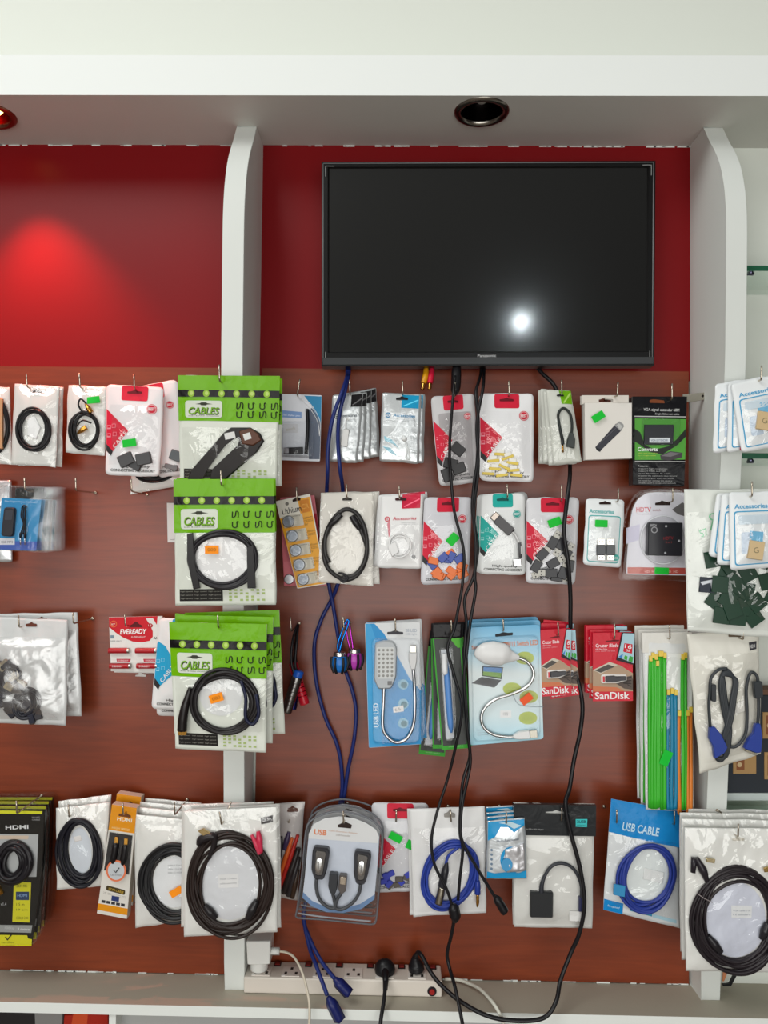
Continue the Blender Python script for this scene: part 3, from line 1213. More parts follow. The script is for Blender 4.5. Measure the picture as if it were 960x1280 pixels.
def cables_bag(label, quad, hk, d, group=None, ky=0.0, kx=0.0, full=True):
    """Green-topped clear bag with the word CABLES."""
    it = Item('cable_bag', label, 'cable bag', hk[0], hk[1], d, group, kx, ky)
    it.pouch(quad, K(222, 226, 216, 'bag'), bulge=4.2, wr=.9, name='bag', freq=.04)
    q = it.q
    hd = it.part('header_print')
    it_h = it.h
    hd.grid(Quad(q(-.004, -.003), q(1.004, -.003), q(1.006, .425), q(-.004, .423)), lambda x, y: it_h(x, y) + .0006 + .0005 * noise.noise(Vector((x * .11, y * .11, hk[0]))), GREEN, 26, 14, closed=False)
    hf = lambda x, y: it_h(x, y) + .0012
    pr = lambda pts, m, l=1: hd.poly(pts, .0, m, h=hf, l=l)
    pr(q.rect(-.004, .135, 1.005, .2), K(20, 18, 18, 'gloss'), 1)
    for k in range(6):
        x, y = q(.13 + .15 * k, .168)
        pr(el(x, y, 4.1, 4.4), K(150, 190, 60), 2)
        pr(el(x + .4, y - .3, 2.2, 2.6), K(190, 216, 120), 3)
    if full:
        pr(q.rect(.068, .235, .44, .395, 4), K(214, 220, 206), 1)
        a, c = q(.10, .365), q(.41, .365)
        hd.text('CABLES', a[0] + .7, a[1] + .7, c[0] + .7, c[1] + .7, q.h * .068, K(40, 50, 20), h=hf, bold=.03, shear=.18, l=2)
        hd.text('CABLES', *a, *c, q.h * .068, K(120, 172, 40), h=hf, bold=.016, shear=.18, l=3)
        pr(q.poly([(.17, .268), (.22, .26), (.23, .252), (.28, .252), (.29, .26), (.345, .268), (.29, .272), (.28, .28), (.23, .28), (.22, .272)]), K(50, 52, 40), 2)
        a, c = q(.10, .382), q(.41, .382)
        hd.text('audio & video connection', *a, *c, q.h * .010, K(70, 80, 60), h=hf, l=2)
        for r_, v in enumerate((.27, .35)):
            for k in range(4):
                x, y = q(.615 + .115 * k, v + .01)
                s = 3.6
                it_off = .0018
                pth = [(-s, -s), (-s, s * .6), (-s * .3, s), (s * .5, s * .7), (s * .5, -s), (s * 1.1, -s * .9)] if (k + r_) % 3 else [(-s, -s), (-s, s), (0, s * .4), (s * .2, -s), (s, -s * .8), (s, s)]
                hd.tube([(x + a_, y + b2, hf(x, y) + .0004) for a_, b2 in pth], .0011, K(34, 46, 18, 'rubber'), n=5, step=3)
    if full:
        it.pr(q.rect(.045, .87, .475, .965), K(34, 32, 30), 1)
        for k in range(3):
            for r_ in range(3):
                a = q(.055 + .14 * k, .895 + .028 * r_)
                c = q(.055 + .14 * k + .12, .895 + .028 * r_)
                it.tx('high speed', *a, *c, 1.7, K(150, 148, 140), l=2)
        rg = random.Random(3)
        for k in range(7):
            for r_ in range(4):
                if rg.random() < .75:
                    x, y = q(.55 + .055 * k, .88 + .026 * r_)
                    it.pr(rc(x - 1.8, y - 1.2, x + 1.8, y + 1.2), K(170, 190, 120), 1)
    return it


def bordered_pouch(label, quad, hk, d, group=None, tint=(70, 160, 205), ky=0, kx=0, text=True, bulge=4):
    """Small frosted pouch with a coloured outline and the word Accessories."""
    it = Item('small_pouch', label, 'accessory pouch', hk[0], hk[1], d, group, kx, ky)
    it.pouch(quad, K(232, 236, 238, 'bag'), bulge=bulge, wr=.6, rcor=4)
    q = it.q
    T = K(*tint, 'print')
    O1 = q.rect(.08, .245, .92, .945, 4)
    I1 = q.rect(.10, .26, .90, .932, 4)
    it.body.poly(O1, 0, T, h=it.h, l=1, holes=[I1])
    if text:
        a, c = q(.09, .215), q(.72, .215)
        it.tx('Accessories', *a, *c, q.h * .06, T, bold=.02, l=2)
    return it


def silver_pouch(label, quad, hk, d, tint, group=None, tcol=(60, 70, 80), script=False, bag=(206, 210, 212), kx=0, ky=0, sq=(.62, .02, .97, .2), kind='foil'):
    it = Item('silver_pouch', label, 'accessory pouch', hk[0], hk[1], d, group, kx, ky)
    it.pouch(quad, K(*bag, kind), bulge=3.2, wr=1.0, rcor=2)
    q = it.q
    if tint:
        it.pr(q.rect(*sq), K(*tint, 'gloss'), 1)
        it.pr(q.poly([(sq[0] + .04, sq[3] - .03), (sq[2] - .03, sq[1] + .06), (sq[2] - .01, sq[1] + .075), (sq[0] + .07, sq[3] - .02)]), K(min(255, tint[0] + 70), min(255, tint[1] + 70), min(255, tint[2] + 70)), 2)
    a, c = q(.3, .345), q(.86, .345)
    it.tx('Accessories', *a, *c, q.h * .045, K(*tcol), shear=.25, bold=.01)
    x, y = q(.17, .325)
    it.body.poly(el(x, y, 3.2), 0, K(*tcol), h=it.h, l=2, holes=[el(x, y, 2.1)])
    it.pr([(x - 1.4, y - .8), (x, y - .2), (x + 1.4, y - .8), (x, y + 1.5)], K(*tcol), 2)
    for v in (.39, .41):
        a, c = q(.5, v), q(.84, v)
        it.tx('mobile phone parts', *a, *c, q.h * .012, K(150, 154, 158), l=2)
    return it


def coil_pouch(label, quad, hk, d, coil, cm=None, group=None, name='cable_pouch', bag=(226, 226, 222), bulge=4, film=True, ky=0, kx=0, egg=0.0, disc=None, sl=None, wr=.8, turns=4, r=.0024, jit=2.2, rot=0.0):
    """White pouch holding a coil of cable under clear film; coil = (cx, cy, rx, ry)."""
    it = Item(name, label, 'cable pouch', hk[0], hk[1], d, group, kx, ky)
    it.pouch(quad, K(*bag, 'bag'), bulge=bulge, wr=wr)
    cx, cy, rx, ry = coil
    hh = it.h(cx, cy + ry * .8)
    it.ch = hh
    if disc:
        it.pr(el(cx, cy, rx - jit * 1.5, ry - jit * 1.5, 28, rot), K(*disc, 'bag'), 1)
    cl = it.part('cable_coil')
    cl.coil(cx, cy, rx, ry, turns, r, cm or BLACK, off=hh + .0035, jit=jit, rot=rot, egg=egg)
    if film:
        it.film(lift=2.4, wr=2.0)
    if sl:
        slot(it, *sl)
    return it


def lump(it, name, pts, m, off, hgt=.006, label=None, parent=None):
    mb = it.part(name, parent, label)
    mb.slab(pts, off + hgt, hgt, m, bev=1.0)
    return mb


def usb_plug(it, cx, cy, ln, w, deg, body=None, tip=None, off=None, name='usb_adapter'):
    """A little connector: dark body and metal shell, pointing along deg."""
    off = it.h(cx, cy) + .001 if off is None else off
    c, s = math.cos(math.radians(deg)), math.sin(math.radians(deg))
    mb = it.part(name)
    mb.slab(rot_rect(cx - c * ln * .18, cy - s * ln * .18, ln * .62, w, deg, 1), off + .005, .006, body or CONN, bev=.8)
    t = it.part('metal_shell', mb)
    t.slab(rot_rect(cx + c * ln * .32, cy + s * ln * .32, ln * .38, w * .72, deg), off + .004, .004, tip or K(188, 186, 178, 'plastic'), bev=.4)
    for k in (-1, 1):
        x, y = cx + c * ln * .34 - s * k * w * .17, cy + s * ln * .34 + c * k * w * .17
        t.poly(rot_rect(x, y, 1.6, 1.6, deg), off + .004, K(60, 58, 55), l=1)
    return mb


# ------------------------------------------------------------------ ROW 1, left of the pillar
it = coil_pouch('pale pouch cut by the frame edge, black coil inside, topmost row', [(-30, 481), (12, 484), (15, 581), (-32, 579)], (0, 484), .085, (-6, 532, 17, 34), egg=.1)
lump(it, 'brown_card', [(3, 498), (7, 500), (7, 562), (2, 562)], K(196, 150, 110, 'paper'), it.ch + .004)
it.done()
G = 'cable coil pouches in the topmost row'
it = coil_pouch('white pouch with round black coil, near the left frame edge in the top row', [(18.7, 479.5), (75, 483), (69.5, 584), (14, 580.5)], (38, 486), .09, (44.5, 538, 18.5, 24), group=G, turns=5, jit=3, sl=(47, 489.5, 12, 3))
lump(it, 'coil_highlight', [(36, 525), (45, 520), (53, 535), (47, 550), (36, 545)], K(240, 240, 240, 'gloss'), it.ch - .001, .004)  # bright highlight inside the coil, put in as a white piece
it.done()
copy_item(it, 'white pouch right behind the round black coil pouch, only its right edge showing', 5, 2, .022, -2, group=G)
hook('holding the white pouch with the round black coil', (33, 467), (34, 484), .105)
it = coil_pouch('white pouch with black lead, gold plugs and green price sticker', [(85.5, 481), (134, 484), (131, 570), (82.5, 566)], (103, 486), .085, (108, 538, 16, 21), group=G, turns=4, jit=3.2)
for x0, y0, x1, y1 in ((100, 543, 111, 535), (110, 506, 117, 517)):
    g = it.part('gold_plug')
    g.tube([(x0, y0, it.ch + .009), ((x0 + x1) / 2, (y0 + y1) / 2, it.ch + .01), (x1, y1, it.ch + .009)], [.002, .0055, .0055], K(206, 150, 66, 'metal'), n=8)
w = it.part('loose_lead')
w.tube([(111, 506, it.ch + .009), (104, 500, it.ch + .009), (101, 508, it.ch + .008), (108, 518, it.ch + .008), (116, 522, it.ch + .008)], .0019, BLACK)
w.tube([(98, 545, it.ch + .009), (97, 538, it.ch + .009), (106, 527, it.ch + .01), (117, 530, it.ch + .009)], .0017, BLACK)
it.tag(119, 501, 15.5, 8.5, -7)
it.done()
hook('holding the pouch with black lead and gold plugs', (99, 466), (100, 484), .10)

G = 'red printed pouches of grey adapters near the green bags'
it = best_pouch('white pouch with red triangle, two grey adapters and green sticker, left of the green bags', [(133, 480.5), (205, 484), (199.5, 596), (132, 594)], (169, 487), .10, group=G)
for cx, cy, dg in ((159, 575, -25), (181, 574, -12)):
    lump(it, 'grey_adapter', rot_rect(cx, cy, 19, 15, dg, 1.5), K(70, 70, 72, 'plastic'), it.h(cx, cy) - .002, .008)
lump(it, 'grey_adapter', rot_rect(170, 582, 15, 10, 25, 1.5), K(60, 60, 62, 'plastic'), it.h(170, 582) - .002, .006)
it.film([it.q(.06, .22), it.q(.94, .22), it.q(.92, .88), it.q(.06, .88)], lift=2.2, wr=.7)
it.tag(164, 554.5, 17, 9.5, -8)
it.done()
it = best_pouch('white pouch with red triangle, half hidden between its twin and the green bag', [(152, 487), (222, 474), (231, 594), (199, 597)], (188, 487), .075, group=G)
lump(it, 'grey_adapter', rot_rect(221, 570, 15, 13, 20, 1.5), K(84, 92, 96, 'plastic'), it.h(221, 570) - .002, .008)
lump(it, 'grey_adapter', rot_rect(215, 584, 17, 6, 15, 1.5), K(110, 110, 112, 'plastic'), it.h(215, 584) - .002, .006)
it.done()
hook('holding the red triangle pouch with grey adapters', (167.5, 468.5), (168, 486), .113)
it = coil_pouch('crumpled pouch with black item, low behind the red triangle pouches', [(168, 520), (224, 512), (227, 607), (163, 618)], (190, 530), .04, (196, 590, 22, 9), turns=5, jit=3, rot=-8)
it.done()
hook('standing bare below the red triangle pouches', (164, 599), (164.5, 614), .10, (184, 618))
hook('standing empty right of the blue blister packs', (94.5, 597), (95, 613.5), .115, (119.5, 616))

# ------------------------------------------------------------------ the green CABLES bags on the left pillar
G = 'green topped cable bags hanging on the pillar'
it = cables_bag('green topped bag with flat black ribbon cable, highest on the pillar', [(223, 469.5), (349.5, 470.5), (346, 606), (225, 603)], (282, 478), .242, G, ky=-.00035)
q = it.q
# this bag's window is shorter, so the header print reaches further down
hh = it.h(280, 575)
fl = it.part('flat_cable')
fl.slab([(236, 598), (242, 586), (281, 541), (290, 535), (314, 535), (326, 542), (331, 552), (322, 566), (279, 603), (262, 606), (266, 588), (300, 556), (302, 549), (297, 546), (283, 556), (258, 590), (252, 604), (236, 606)], hh + .006, .006, K(36, 32, 32, 'rubber'), bev=2)
fl.slab([(300, 540), (314, 536), (324, 543), (328, 551), (318, 558), (304, 556)], hh + .008, .004, K(92, 56, 40, 'plastic'), bev=1.5)
for cx, cy, a in ((289, 545.5, -12), (310.5, 546.5, -18)):
    t = it.part('paper_tag')
    t.poly(rot_rect(cx, cy, 13 if a == -12 else 9, 8, a), hh + .0085, K(226, 226, 224, 'paper'), t=.0004)
it.film([(228, 534), (345, 536), (343, 600), (229, 600)], lift=4, wr=1.8)
it.done()
copy_item(it, 'green topped bag just behind the ribbon cable bag, its pale right edge showing', 4, 5, .021, -1.5, group=G)
hook('holding the green bag with the flat ribbon cable', (274, 456), (274.5, 476), .262, d0=pd(476))

it = cables_bag('green topped bag with coiled cable and square orange sticker, between two other green bags', [(217.5, 599.5), (342, 599), (345, 756), (219.5, 757)], (281, 608), .222, G, ky=-.00018)
hh = it.h(279, 700)
it.pr(el(279, 698, 38, 31), K(232, 232, 232, 'bag'), 1)
cl = it.part('cable_coil')
cl.coil(281, 700, 39, 33, 5, .0032, K(40, 38, 42, 'rubber'), off=hh + .004, jit=3.6)
for pts in ([(236, 668), (243, 666), (246, 700), (252, 735), (244, 736), (236, 700)], [(310, 684), (318, 680), (321, 735), (311, 735)]):
    lump(it, 'cable_plug', pts, K(30, 28, 30, 'plastic'), hh + .002, .008)
it.film([(221, 666), (343, 666), (344, 736), (222, 737)], lift=3, wr=2.0)
it.h0 = it.h
it.tag(266.5, 687, 17, 10, 0, ORANGETAG, K(150, 90, 20))
it.done()
copy_item(it, 'green topped bag mostly hidden behind the coiled cable bag with the square orange sticker', 3, -1, .021, .6, group=G)
hook('holding the middle green bag on the pillar', (276, 588), (276.5, 606), .242, d0=pd(606))
it = Item('paper_card', 'white paper card peeking out left of the middle green bag', 'card', 214, 640, .03)
b1 = it.part('card')
b1.slab([(208.5, 628.5), (240, 629), (242, 678), (209.5, 678)], 0, .001, K(222, 222, 220, 'paper'), bev=.3)
b1.text('model', 213, 675, 219, 675, 1.6, GREYTXT, l=1)
it.done()

it = cables_bag('green topped bag with thick black cable and tilted orange sticker, lowest on the pillar', [(212, 778), (333, 780.5), (332.5, 940.5), (219, 935.5)], (273, 787), .232, G, ky=-.0001)
hh = it.h(277, 880)
it.pr(el(277, 868, 27, 26), K(220, 222, 222, 'bag'), 1)
cl = it.part('cable_coil')
cl.coil(282, 876, 38, 36, 6, .0036, K(34, 31, 32, 'rubber'), off=hh + .003, jit=4.2)
ca = it.part('dark_blue_lead', label='dark blue lead beside the coil')
ca.tube([(303, 849, hh + .01), (309, 870, hh + .011), (309, 895, hh + .011), (318, 903, hh + .01), (325, 890, hh + .01), (322, 866, hh + .01)], .0034, K(30, 34, 60, 'rubber'))
pl = it.part('cable_plug')
pl.tube([(240, 858, hh + .008), (234, 880, hh + .01), (231, 897, hh + .01), (230, 911, hh + .01)], [.004, .008, .0095, .0095], K(28, 24, 24, 'plastic'), n=8)
gp = it.part('gold_contact', pl)
gp.slab(rc(225.5, 911.5, 235.5, 916.5), hh + .012, .006, GOLD, bev=.5)
it.film([(219, 846), (332, 847), (331, 915), (222, 912)], lift=3, wr=2.2)
it.tag(272, 871, 17, 10.5, -17, ORANGETAG, K(150, 90, 20))
it.done()
copy_item(it, 'green topped bag directly behind the lowest front one, its top edge showing', 9, -9, .027, 0, group=G)
copy_item(it, 'green topped bag third from the front at the foot of the pillar', 18, -15, .056, -3.0, group=G)
copy_item(it, 'rearmost green topped bag at the foot of the pillar', 4, -8, .082, 3.5, group=G)
hook('holding the lowest stack of green bags', (272, 769), (273, 785), .242, d0=pd(785))

# ------------------------------------------------------------------ ROW 1, between the pillars
it = Item('blister_card', 'grey and blue blister card with black stylus, beside the topmost green bag', 'blister pack', 372, 498, .088)
b1 = it.part('card')
b1.slab(rp([(346, 492), (402.5, 494), (400, 577), (346, 575)], 2), 0, .0012, K(212, 214, 220, 'gloss'), bev=.5)
b1.poly([(380, 494.5), (402, 495.5), (401, 530), (395, 517), (388, 505)], 0, K(48, 128, 170), l=1)
b1.poly([(395, 517), (401, 530), (399.5, 574), (386, 574), (386, 512), (390, 510)], 0, K(92, 100, 116), l=1)
for dx in (0, 5):
    b1.tube([(377 + dx, 499, .0006), (387 + dx, 510, .0006), (397 + dx * .6, 527, .0006), (399.5, 545, .0006)], .0006, WHITE, n=4)
b1.poly([(350, 512.5), (377, 515), (377, 523), (350, 521.5)], 0, K(120, 150, 196), l=1)
b1.text('USB stylus pen', 352, 520, 375, 521.5, 3, K(230, 235, 245), l=2)
b1.poly(rc(354, 530, 372, 541), 0, K(196, 196, 200), l=1)
b1.text('touch', 358, 539, 369, 537, 4, K(170, 165, 150), l=2)
pen = it.part('stylus')
pen.tube([(384.5, 512, .006), (385, 535, .006), (383, 568, .006)], .0038, K(20, 20, 24, 'plastic'), n=10)
lump(it, 'usb_stick', [(356, 560), (379, 559), (379, 568), (355, 568)], K(26, 26, 30, 'plastic'), .001, .007).poly(rc(356, 560.5, 361.5, 567), .008, K(190, 190, 196, 'metal'), l=1)
bl = it.part('clear_blister')
bl.slab(rp([(351, 527), (394, 527), (393, 573), (351, 571)], 4), .012, .012, BLISTER, bev=3)
it.tag
it.done()
hook('holding the grey and blue blister card', (375, 474), (371.5, 494), .103)

G = 'silver accessory pouches fanned behind the blue cables'
it = silver_pouch('silver pouch with black corner square, front of the fan behind the blue cables', [(415.5, 494), (454.5, 490.5), (447, 579), (412, 577)], (437, 494), .092, (30, 28, 30), G)
ad = it.part('white_adapter')
ad.slab(rp([(429, 537), (437, 537), (434.5, 560), (425.5, 558)], 2), it.h(431, 548) + .006, .006, K(216, 216, 214, 'plastic'), bev=1)
ad.tube([(433, 538, it.h(433, 530) + .003), (432.5, 530, it.h(433, 530) + .003), (434, 523, .004), (436, 526, .004)], .0015, K(220, 220, 218, 'rubber'))
it.film([it.q(.06, .38), it.q(.94, .38), it.q(.92, .92), it.q(.06, .92)], lift=1.5, wr=1.2)
it.done()
for k, (dx, dy, sw) in enumerate(((5, 0, -2), (11, -3, -4), (17, -4, -8))):
    copy_item(it, ('second', 'third', 'rearmost')[k] + ' silver pouch from the front in the fan behind the blue cables', dx, dy, .013 * (k + 1), sw, 0, G)
hook('holding the fan of silver pouches', (437, 475), (437.5, 492), .107)

it = silver_pouch('silver pouch with blue corner square right of the silver fan', [(478, 491), (527, 493), (523.5, 580), (474, 576)], (503, 497), .09, (30, 150, 196), 'silver pouches with blue corner', (40, 130, 180), sq=(.5, .02, .94, .21))
slot(it, 502.5, 498.5, 15, 3.4, K(30, 30, 34))
eb = it.part('white_earbud')
o = it.h(505, 555)
eb.tube([(504, 545, o), (505.5, 549, o + .002), (507, 552, o), ], [.002, .0065, .003], K(226, 228, 228, 'plastic'))
eb.tube([(506, 551, o), (509, 560, o + .001), (508, 572, o), (512, 573, o), (510, 560, o + .001)], .0022, K(216, 220, 220, 'rubber'))
it.pr([(480, 545), (490, 550), (500, 562), (493, 556), (481, 551)], K(150, 200, 216), 1)
it.pr([(478, 558), (488, 560), (496, 570), (486, 565)], K(150, 200, 216), 1)
it.film([it.q(.05, .4), it.q(.95, .4), it.q(.93, .93), it.q(.05, .93)], lift=1.6, wr=1.4)
it.done()
copy_item(it, 'silver pouch hidden behind the blue cornered pouch, right edge showing', 5, 0, .014, -.8, 0, 'silver pouches with blue corner')
hook('holding the pouches with the blue corner square', (503, 476), (503.5, 492), .105)

G = 'red triangle pouches hanging below the television'
it = best_pouch('clear pouch of black connectors behind the black lead, in the top row', [(538, 496), (593, 491.5), (597, 603), (549, 608)], (567, 499), .092, group=G, bag=(200, 198, 200))
it.pr(rp(it.q.poly([(.14, .2), (.9, .2), (.9, .93), (.14, .93)]), 3), K(170, 166, 168, 'gloss'), 1)
it.pr(it.q.poly([(.012, .27), (.42, .505), (.14, .735), (.012, .66)]), RED, 2)
for cx, cy, dg in ((572, 562, 40), (563, 580, 15), (573, 586, -20), (559, 594, 70)):
    lump(it, 'black_connector', rot_rect(cx, cy, 17, 13, dg, 1.5), K(40, 38, 40, 'plastic'), it.h(cx, cy) - .002, .008)
it.film([it.q(.1, .2), it.q(.94, .2), it.q(.92, .93), it.q(.1, .93)], lift=2, wr=.8)
it.done()
hook('holding the pouch of black connectors', (569, 478), (568, 497), .106)
it = best_pouch('white pouch of small yellow and white connectors under the television', [(599, 492), (667, 492), (666.5, 603), (600, 601)], (634, 497), .092, group=G, bag=(232, 232, 234))
rg = random.Random(11)
for k, (cx, cy, dg) in enumerate(((625, 566, 4), (616, 574, -6), (640, 577, 8), (618, 584, 5), (641, 586, -5), (630, 582, 25), (610, 590, 3), (627, 592, -8), (645, 592, 6), (634, 570, -20))):
    mb = it.part('yellow_connector')
    o = it.h(cx, cy) - .002
    mb.slab(rot_rect(cx, cy + 2.4, 15, 3.4, dg, .6), o + .007, .006, K(222, 196, 84, 'plastic'), bev=.5)
    mb.slab(rot_rect(cx, cy - 1.4, 9.5, 4.6, dg, .6), o + .0075, .006, K(236, 234, 226, 'plastic'), bev=.5)
it.film([it.q(.05, .2), it.q(.95, .2), it.q(.94, .9), it.q(.05, .9)], lift=2, wr=.7)
it.done()
hook('holding the pouch of yellow connectors', (636, 476), (636.5, 494), .106)

G = 'green cornered pouches stacked below the television'
it = Item('accessory_pouch', 'pale pouch with green corner and short black cable, front of its stack', 'cable pouch', 702, 493, .094, G)
it.pouch([(683, 487), (713.5, 488.5), (727.5, 577.5), (692, 581)], K(206, 208, 200, 'bag'), bulge=3, wr=.8, rcor=1)
it.pr(it.q.poly([(.5, .005), (.99, .005), (.97, .19), (.54, .19)]), K(110, 170, 24, 'gloss'), 1)
it.pr(it.q.poly([(.6, .17), (.93, .03), (.97, .05), (.64, .185)]), K(170, 210, 100), 2)
slot(it, 700, 494.5, 9, 2.6, K(30, 30, 30))
o = it.h(705, 535)
cb = it.part('short_cable')
cb.tube([(701.5, 546, o + .003), (698, 530, o + .004), (697, 518, o + .004), (703, 511, o + .004), (711, 517, o + .004), (714, 530, o + .004), (713.5, 545, o + .003)], .0028, K(36, 42, 40, 'rubber'))
cb.tube([(699, 536, o + .003), (702, 550, o + .004), (702.5, 556, o + .004)], [.0028, .0036, .0036], K(36, 40, 40, 'rubber'))
lump(it, 'cable_socket', [(711, 541), (715, 541), (718, 550), (717, 561), (707, 559), (708, 550)], K(52, 58, 56, 'plastic'), o - .001, .008)
g = it.part('gold_tip')
g.tube([(702.5, 556, o + .003), (703, 566, o + .003)], .0018, GOLD)
it.film([it.q(.05, .22), it.q(.95, .22), it.q(.94, .95), it.q(.05, .95)], lift=1.4, wr=1.2)
it.done()
for k, (dx, dy, sw) in enumerate(((-4, 2, 1.5), (-8, 0, 3.5), (-11, 2, 5.5))):
    copy_item(it, ('second', 'third', 'rearmost')[k] + ' pouch from the front in the green cornered stack', dx, dy, .010 * (k + 1), sw, 0, G)
hook('holding the green cornered pouches', (702, 475), (702.5, 492), .109)

it = Item('drive_box', 'white carton with black stick drive picture and green sticker', 'box', 768, 498, .108)
b1 = it.part('carton')
b1.slab([(731, 503.5), (790, 503.5), (790, 573), (731.5, 575)], 0, .016, K(224, 220, 214, 'paper'), bev=.6)
b1.poly([(744, 559), (752, 562), (778, 537), (770, 529.5)], 0, K(60, 60, 68), l=1)
b1.poly([(744, 559), (752, 562), (750, 565), (746, 563)], 0, K(40, 40, 46), l=2)
b1.poly([(768, 532), (776, 539), (780, 533), (779, 530), (774, 526.5)], 0, K(150, 150, 150), l=2)
b1.poly([(770, 532.5), (775.5, 537), (778, 533), (773.5, 529)], 0, K(186, 186, 184), l=3)
b1.tube([(748, 556, .0004), (772, 533, .0004)], .0006, K(110, 110, 118), n=4)
fp = it.part('hang_flap')
fp.poly([(728.5, 493), (787.5, 493), (787.5, 504), (728.5, 504)], -.010, K(214, 208, 200, 'paper'), t=.0012, holes=[rp([(750, 498), (755, 497), (758, 495.5), (762, 497), (768, 498), (768, 501.5), (750, 501.5)], 1)])
it.tag(747, 521.5, 16, 9.5, -32)
it.done()
copy_item(it, 'white carton behind the stick drive carton, its left side showing', -2.5, 1, .028, 0, 0)
hook('holding the white stick drive carton', (772.5, 478), (771.5, 495), .125, base=(757, 499), d0=.012)

it = Item('extender_box', 'tall black carton with green band and window, top row by the right pillar', 'box', 825, 500, .098)
b1 = it.part('carton')
KB = K(24, 24, 27, 'gloss')
b1.slab([(791, 495.5), (859, 495.5), (855.5, 608), (791, 606)], 0, .03, KB, bev=.5)
b1.text('VGA signal extender 60M', 804.5, 514.5, 849, 515.5, 4.6, K(225, 225, 225), l=1)
b1.text('Single Ethernet cable', 819, 519, 849, 519.6, 3, K(200, 200, 200), l=1)
b1.poly([(793, 519.8), (857.5, 520.6), (857.5, 521.6), (793, 521)], 0, K(190, 190, 190), l=1)
b1.poly([(793.5, 523), (857.5, 524), (856.5, 574.5), (793.5, 575)], 0, K(84, 158, 62), l=1)
b1.poly([(793.5, 536), (800, 540), (806, 556), (818, 562), (835, 558), (846, 549), (857, 536), (857, 546), (846, 557), (836, 563), (828, 568), (812, 565), (800, 556), (793.5, 552)], 0, K(40, 44, 40), l=2)
b1.poly([(793.5, 576.2), (856.5, 576.6), (856.5, 577.4), (793.5, 577.2)], 0, K(190, 190, 190), l=1)
b1.text('Converts', 797, 564, 822, 564, 5, K(236, 240, 236), bold=.015, l=3)
for k, s in enumerate(('VGA signal up to 60 m', 'by a single cable', 'plug and play use')):
    b1.text(s, 797.5, 567.5 + 3 * k, 797.5 + 24 - k * 2, 567.5 + 3 * k, 1.8, K(196, 210, 90), l=3)
b1.text('Features:', 798, 583.5, 810, 583.6, 2.2, K(190, 190, 190), l=1)
for k, w in enumerate((36, 34, 40, 48, 44, 42, 47)):
    b1.text(('support high resolution', 'support RGB and HD', 'up to 60 metres by cable', 'transmit the signal with clear picture', 'adjust the gain with the knob', 'no need for setting the device', 'widely used in shops and schools')[k], 798, 586.8 + 3 * k, 798 + w, 587.1 + 3 * k, 1.8, K(176, 176, 176), l=1)
b1.poly(rp([(812, 500), (817, 499), (830, 500.5), (831, 504), (812, 503.5)], 1), 0, K(120, 62, 30), l=1)
dv = it.part('device', label='black adapter box behind the carton window')
dv.slab([(805, 531), (842, 531), (841, 556), (804, 556)], .004, .004, K(40, 42, 48, 'plastic'), bev=1)
dv.poly([(811, 547.5), (837, 547.5), (836.5, 553.5), (811, 553.5)], .004, K(220, 226, 230), l=1)
dv.text('VGA EXTENDER', 813, 552, 834, 552, 2.6, K(70, 90, 120), off=.004, l=2)
wn_ = it.part('clear_window')
wn_.slab(rp([(802, 524), (850, 524), (848.5, 557), (801.5, 557)], 2), .007, .0068, BLISTER, bev=1.5)
pc = it.part('device_picture')
pc.poly([(825, 569), (838, 564), (853, 566), (852, 572), (836, 576), (826, 574)], 0, K(70, 66, 70), t=.0002, l=4)
pc.poly([(826, 570), (838, 565), (851, 567), (838, 571)], 0, K(112, 108, 112), l=5)
it.done()
hook('holding the tall black extender carton', (840, 479.5), (840, 499), .115)
# ------------------------------------------------------------------ ROW 2
G = 'blue blister packs in a deep stack near the frame edge'
it = Item('blister_pack', 'front blue pack with black gadget and cable, near the left frame edge', 'blister pack', 30, 614, .10, G)
b1 = it.part('card')
b1.slab(rp([(2, 622), (52, 625), (45, 688.5), (-4, 687)], 1), 0, .001, K(54, 140, 192, 'gloss'), bev=.4)
b1.poly([(-3, 676), (46.5, 677), (45.5, 688), (-4, 686.5)], 0, K(70, 96, 176), l=1)
b1.text('Mini Digital Voice Recorder', 6, 628, 46, 629.5, 2.6, K(190, 220, 240), l=2)
b1.poly(rc(-3, 672.5, 18.5, 681), 0, K(214, 214, 220), l=3)
b1.text('4GB MP3', 1, 679, 16, 679, 3, K(90, 90, 100), l=4)
dv = it.part('gadget')
dv.slab(rp([(7, 634), (21, 634.5), (18, 671), (3, 670)], 4), .008, .008, K(34, 34, 40, 'plastic'), bev=1.2)
dv.poly(rp([(9, 638), (18.5, 638), (17, 650), (8, 650)], 1), .008, K(60, 62, 70), l=1)
cb = it.part('cable_bundle')
for k in range(3):
    cb.tube([(29 + k * 2, 634, .004), (28 + k * 2.5, 645, .006), (31 + k, 655, .006), (27 + k * 3, 668, .005)], .0015, BLACK)
cb.tube([(28, 636, .004), (31, 632, .005), (35, 634, .004)], .0016, BLACK)
for x in (27, 32.5):
    cb.tube([(x, 666, .005), (x, 672, .005)], .0024, BLACK)
    cb.tube([(x, 672, .005), (x, 681, .005)], .0014, SILVER)
bl = it.part('clear_shell')
bl.slab(rp([(1, 606), (66, 609), (62, 691), (-6, 688)], 4), .004, .0055, BLISTER, bev=2)
it.done()
for k in range(4):
    copy_item(it, ('second', 'third', 'fourth', 'rearmost')[k] + ' blue blister pack from the front near the frame edge', 4.5 * (k + 1), .5 * k, .012 * (k + 1), -.8 * (k + 1), 0, G)
hook('holding the deep stack of blue blister packs', (30.5, 597), (31, 613.5), .117)
it = silver_pouch('grey pouch corner showing below the blue blister packs', [(-45, 600), (14, 600), (15.5, 702), (-45, 704)], (-10, 612), .03, None)
it.done()

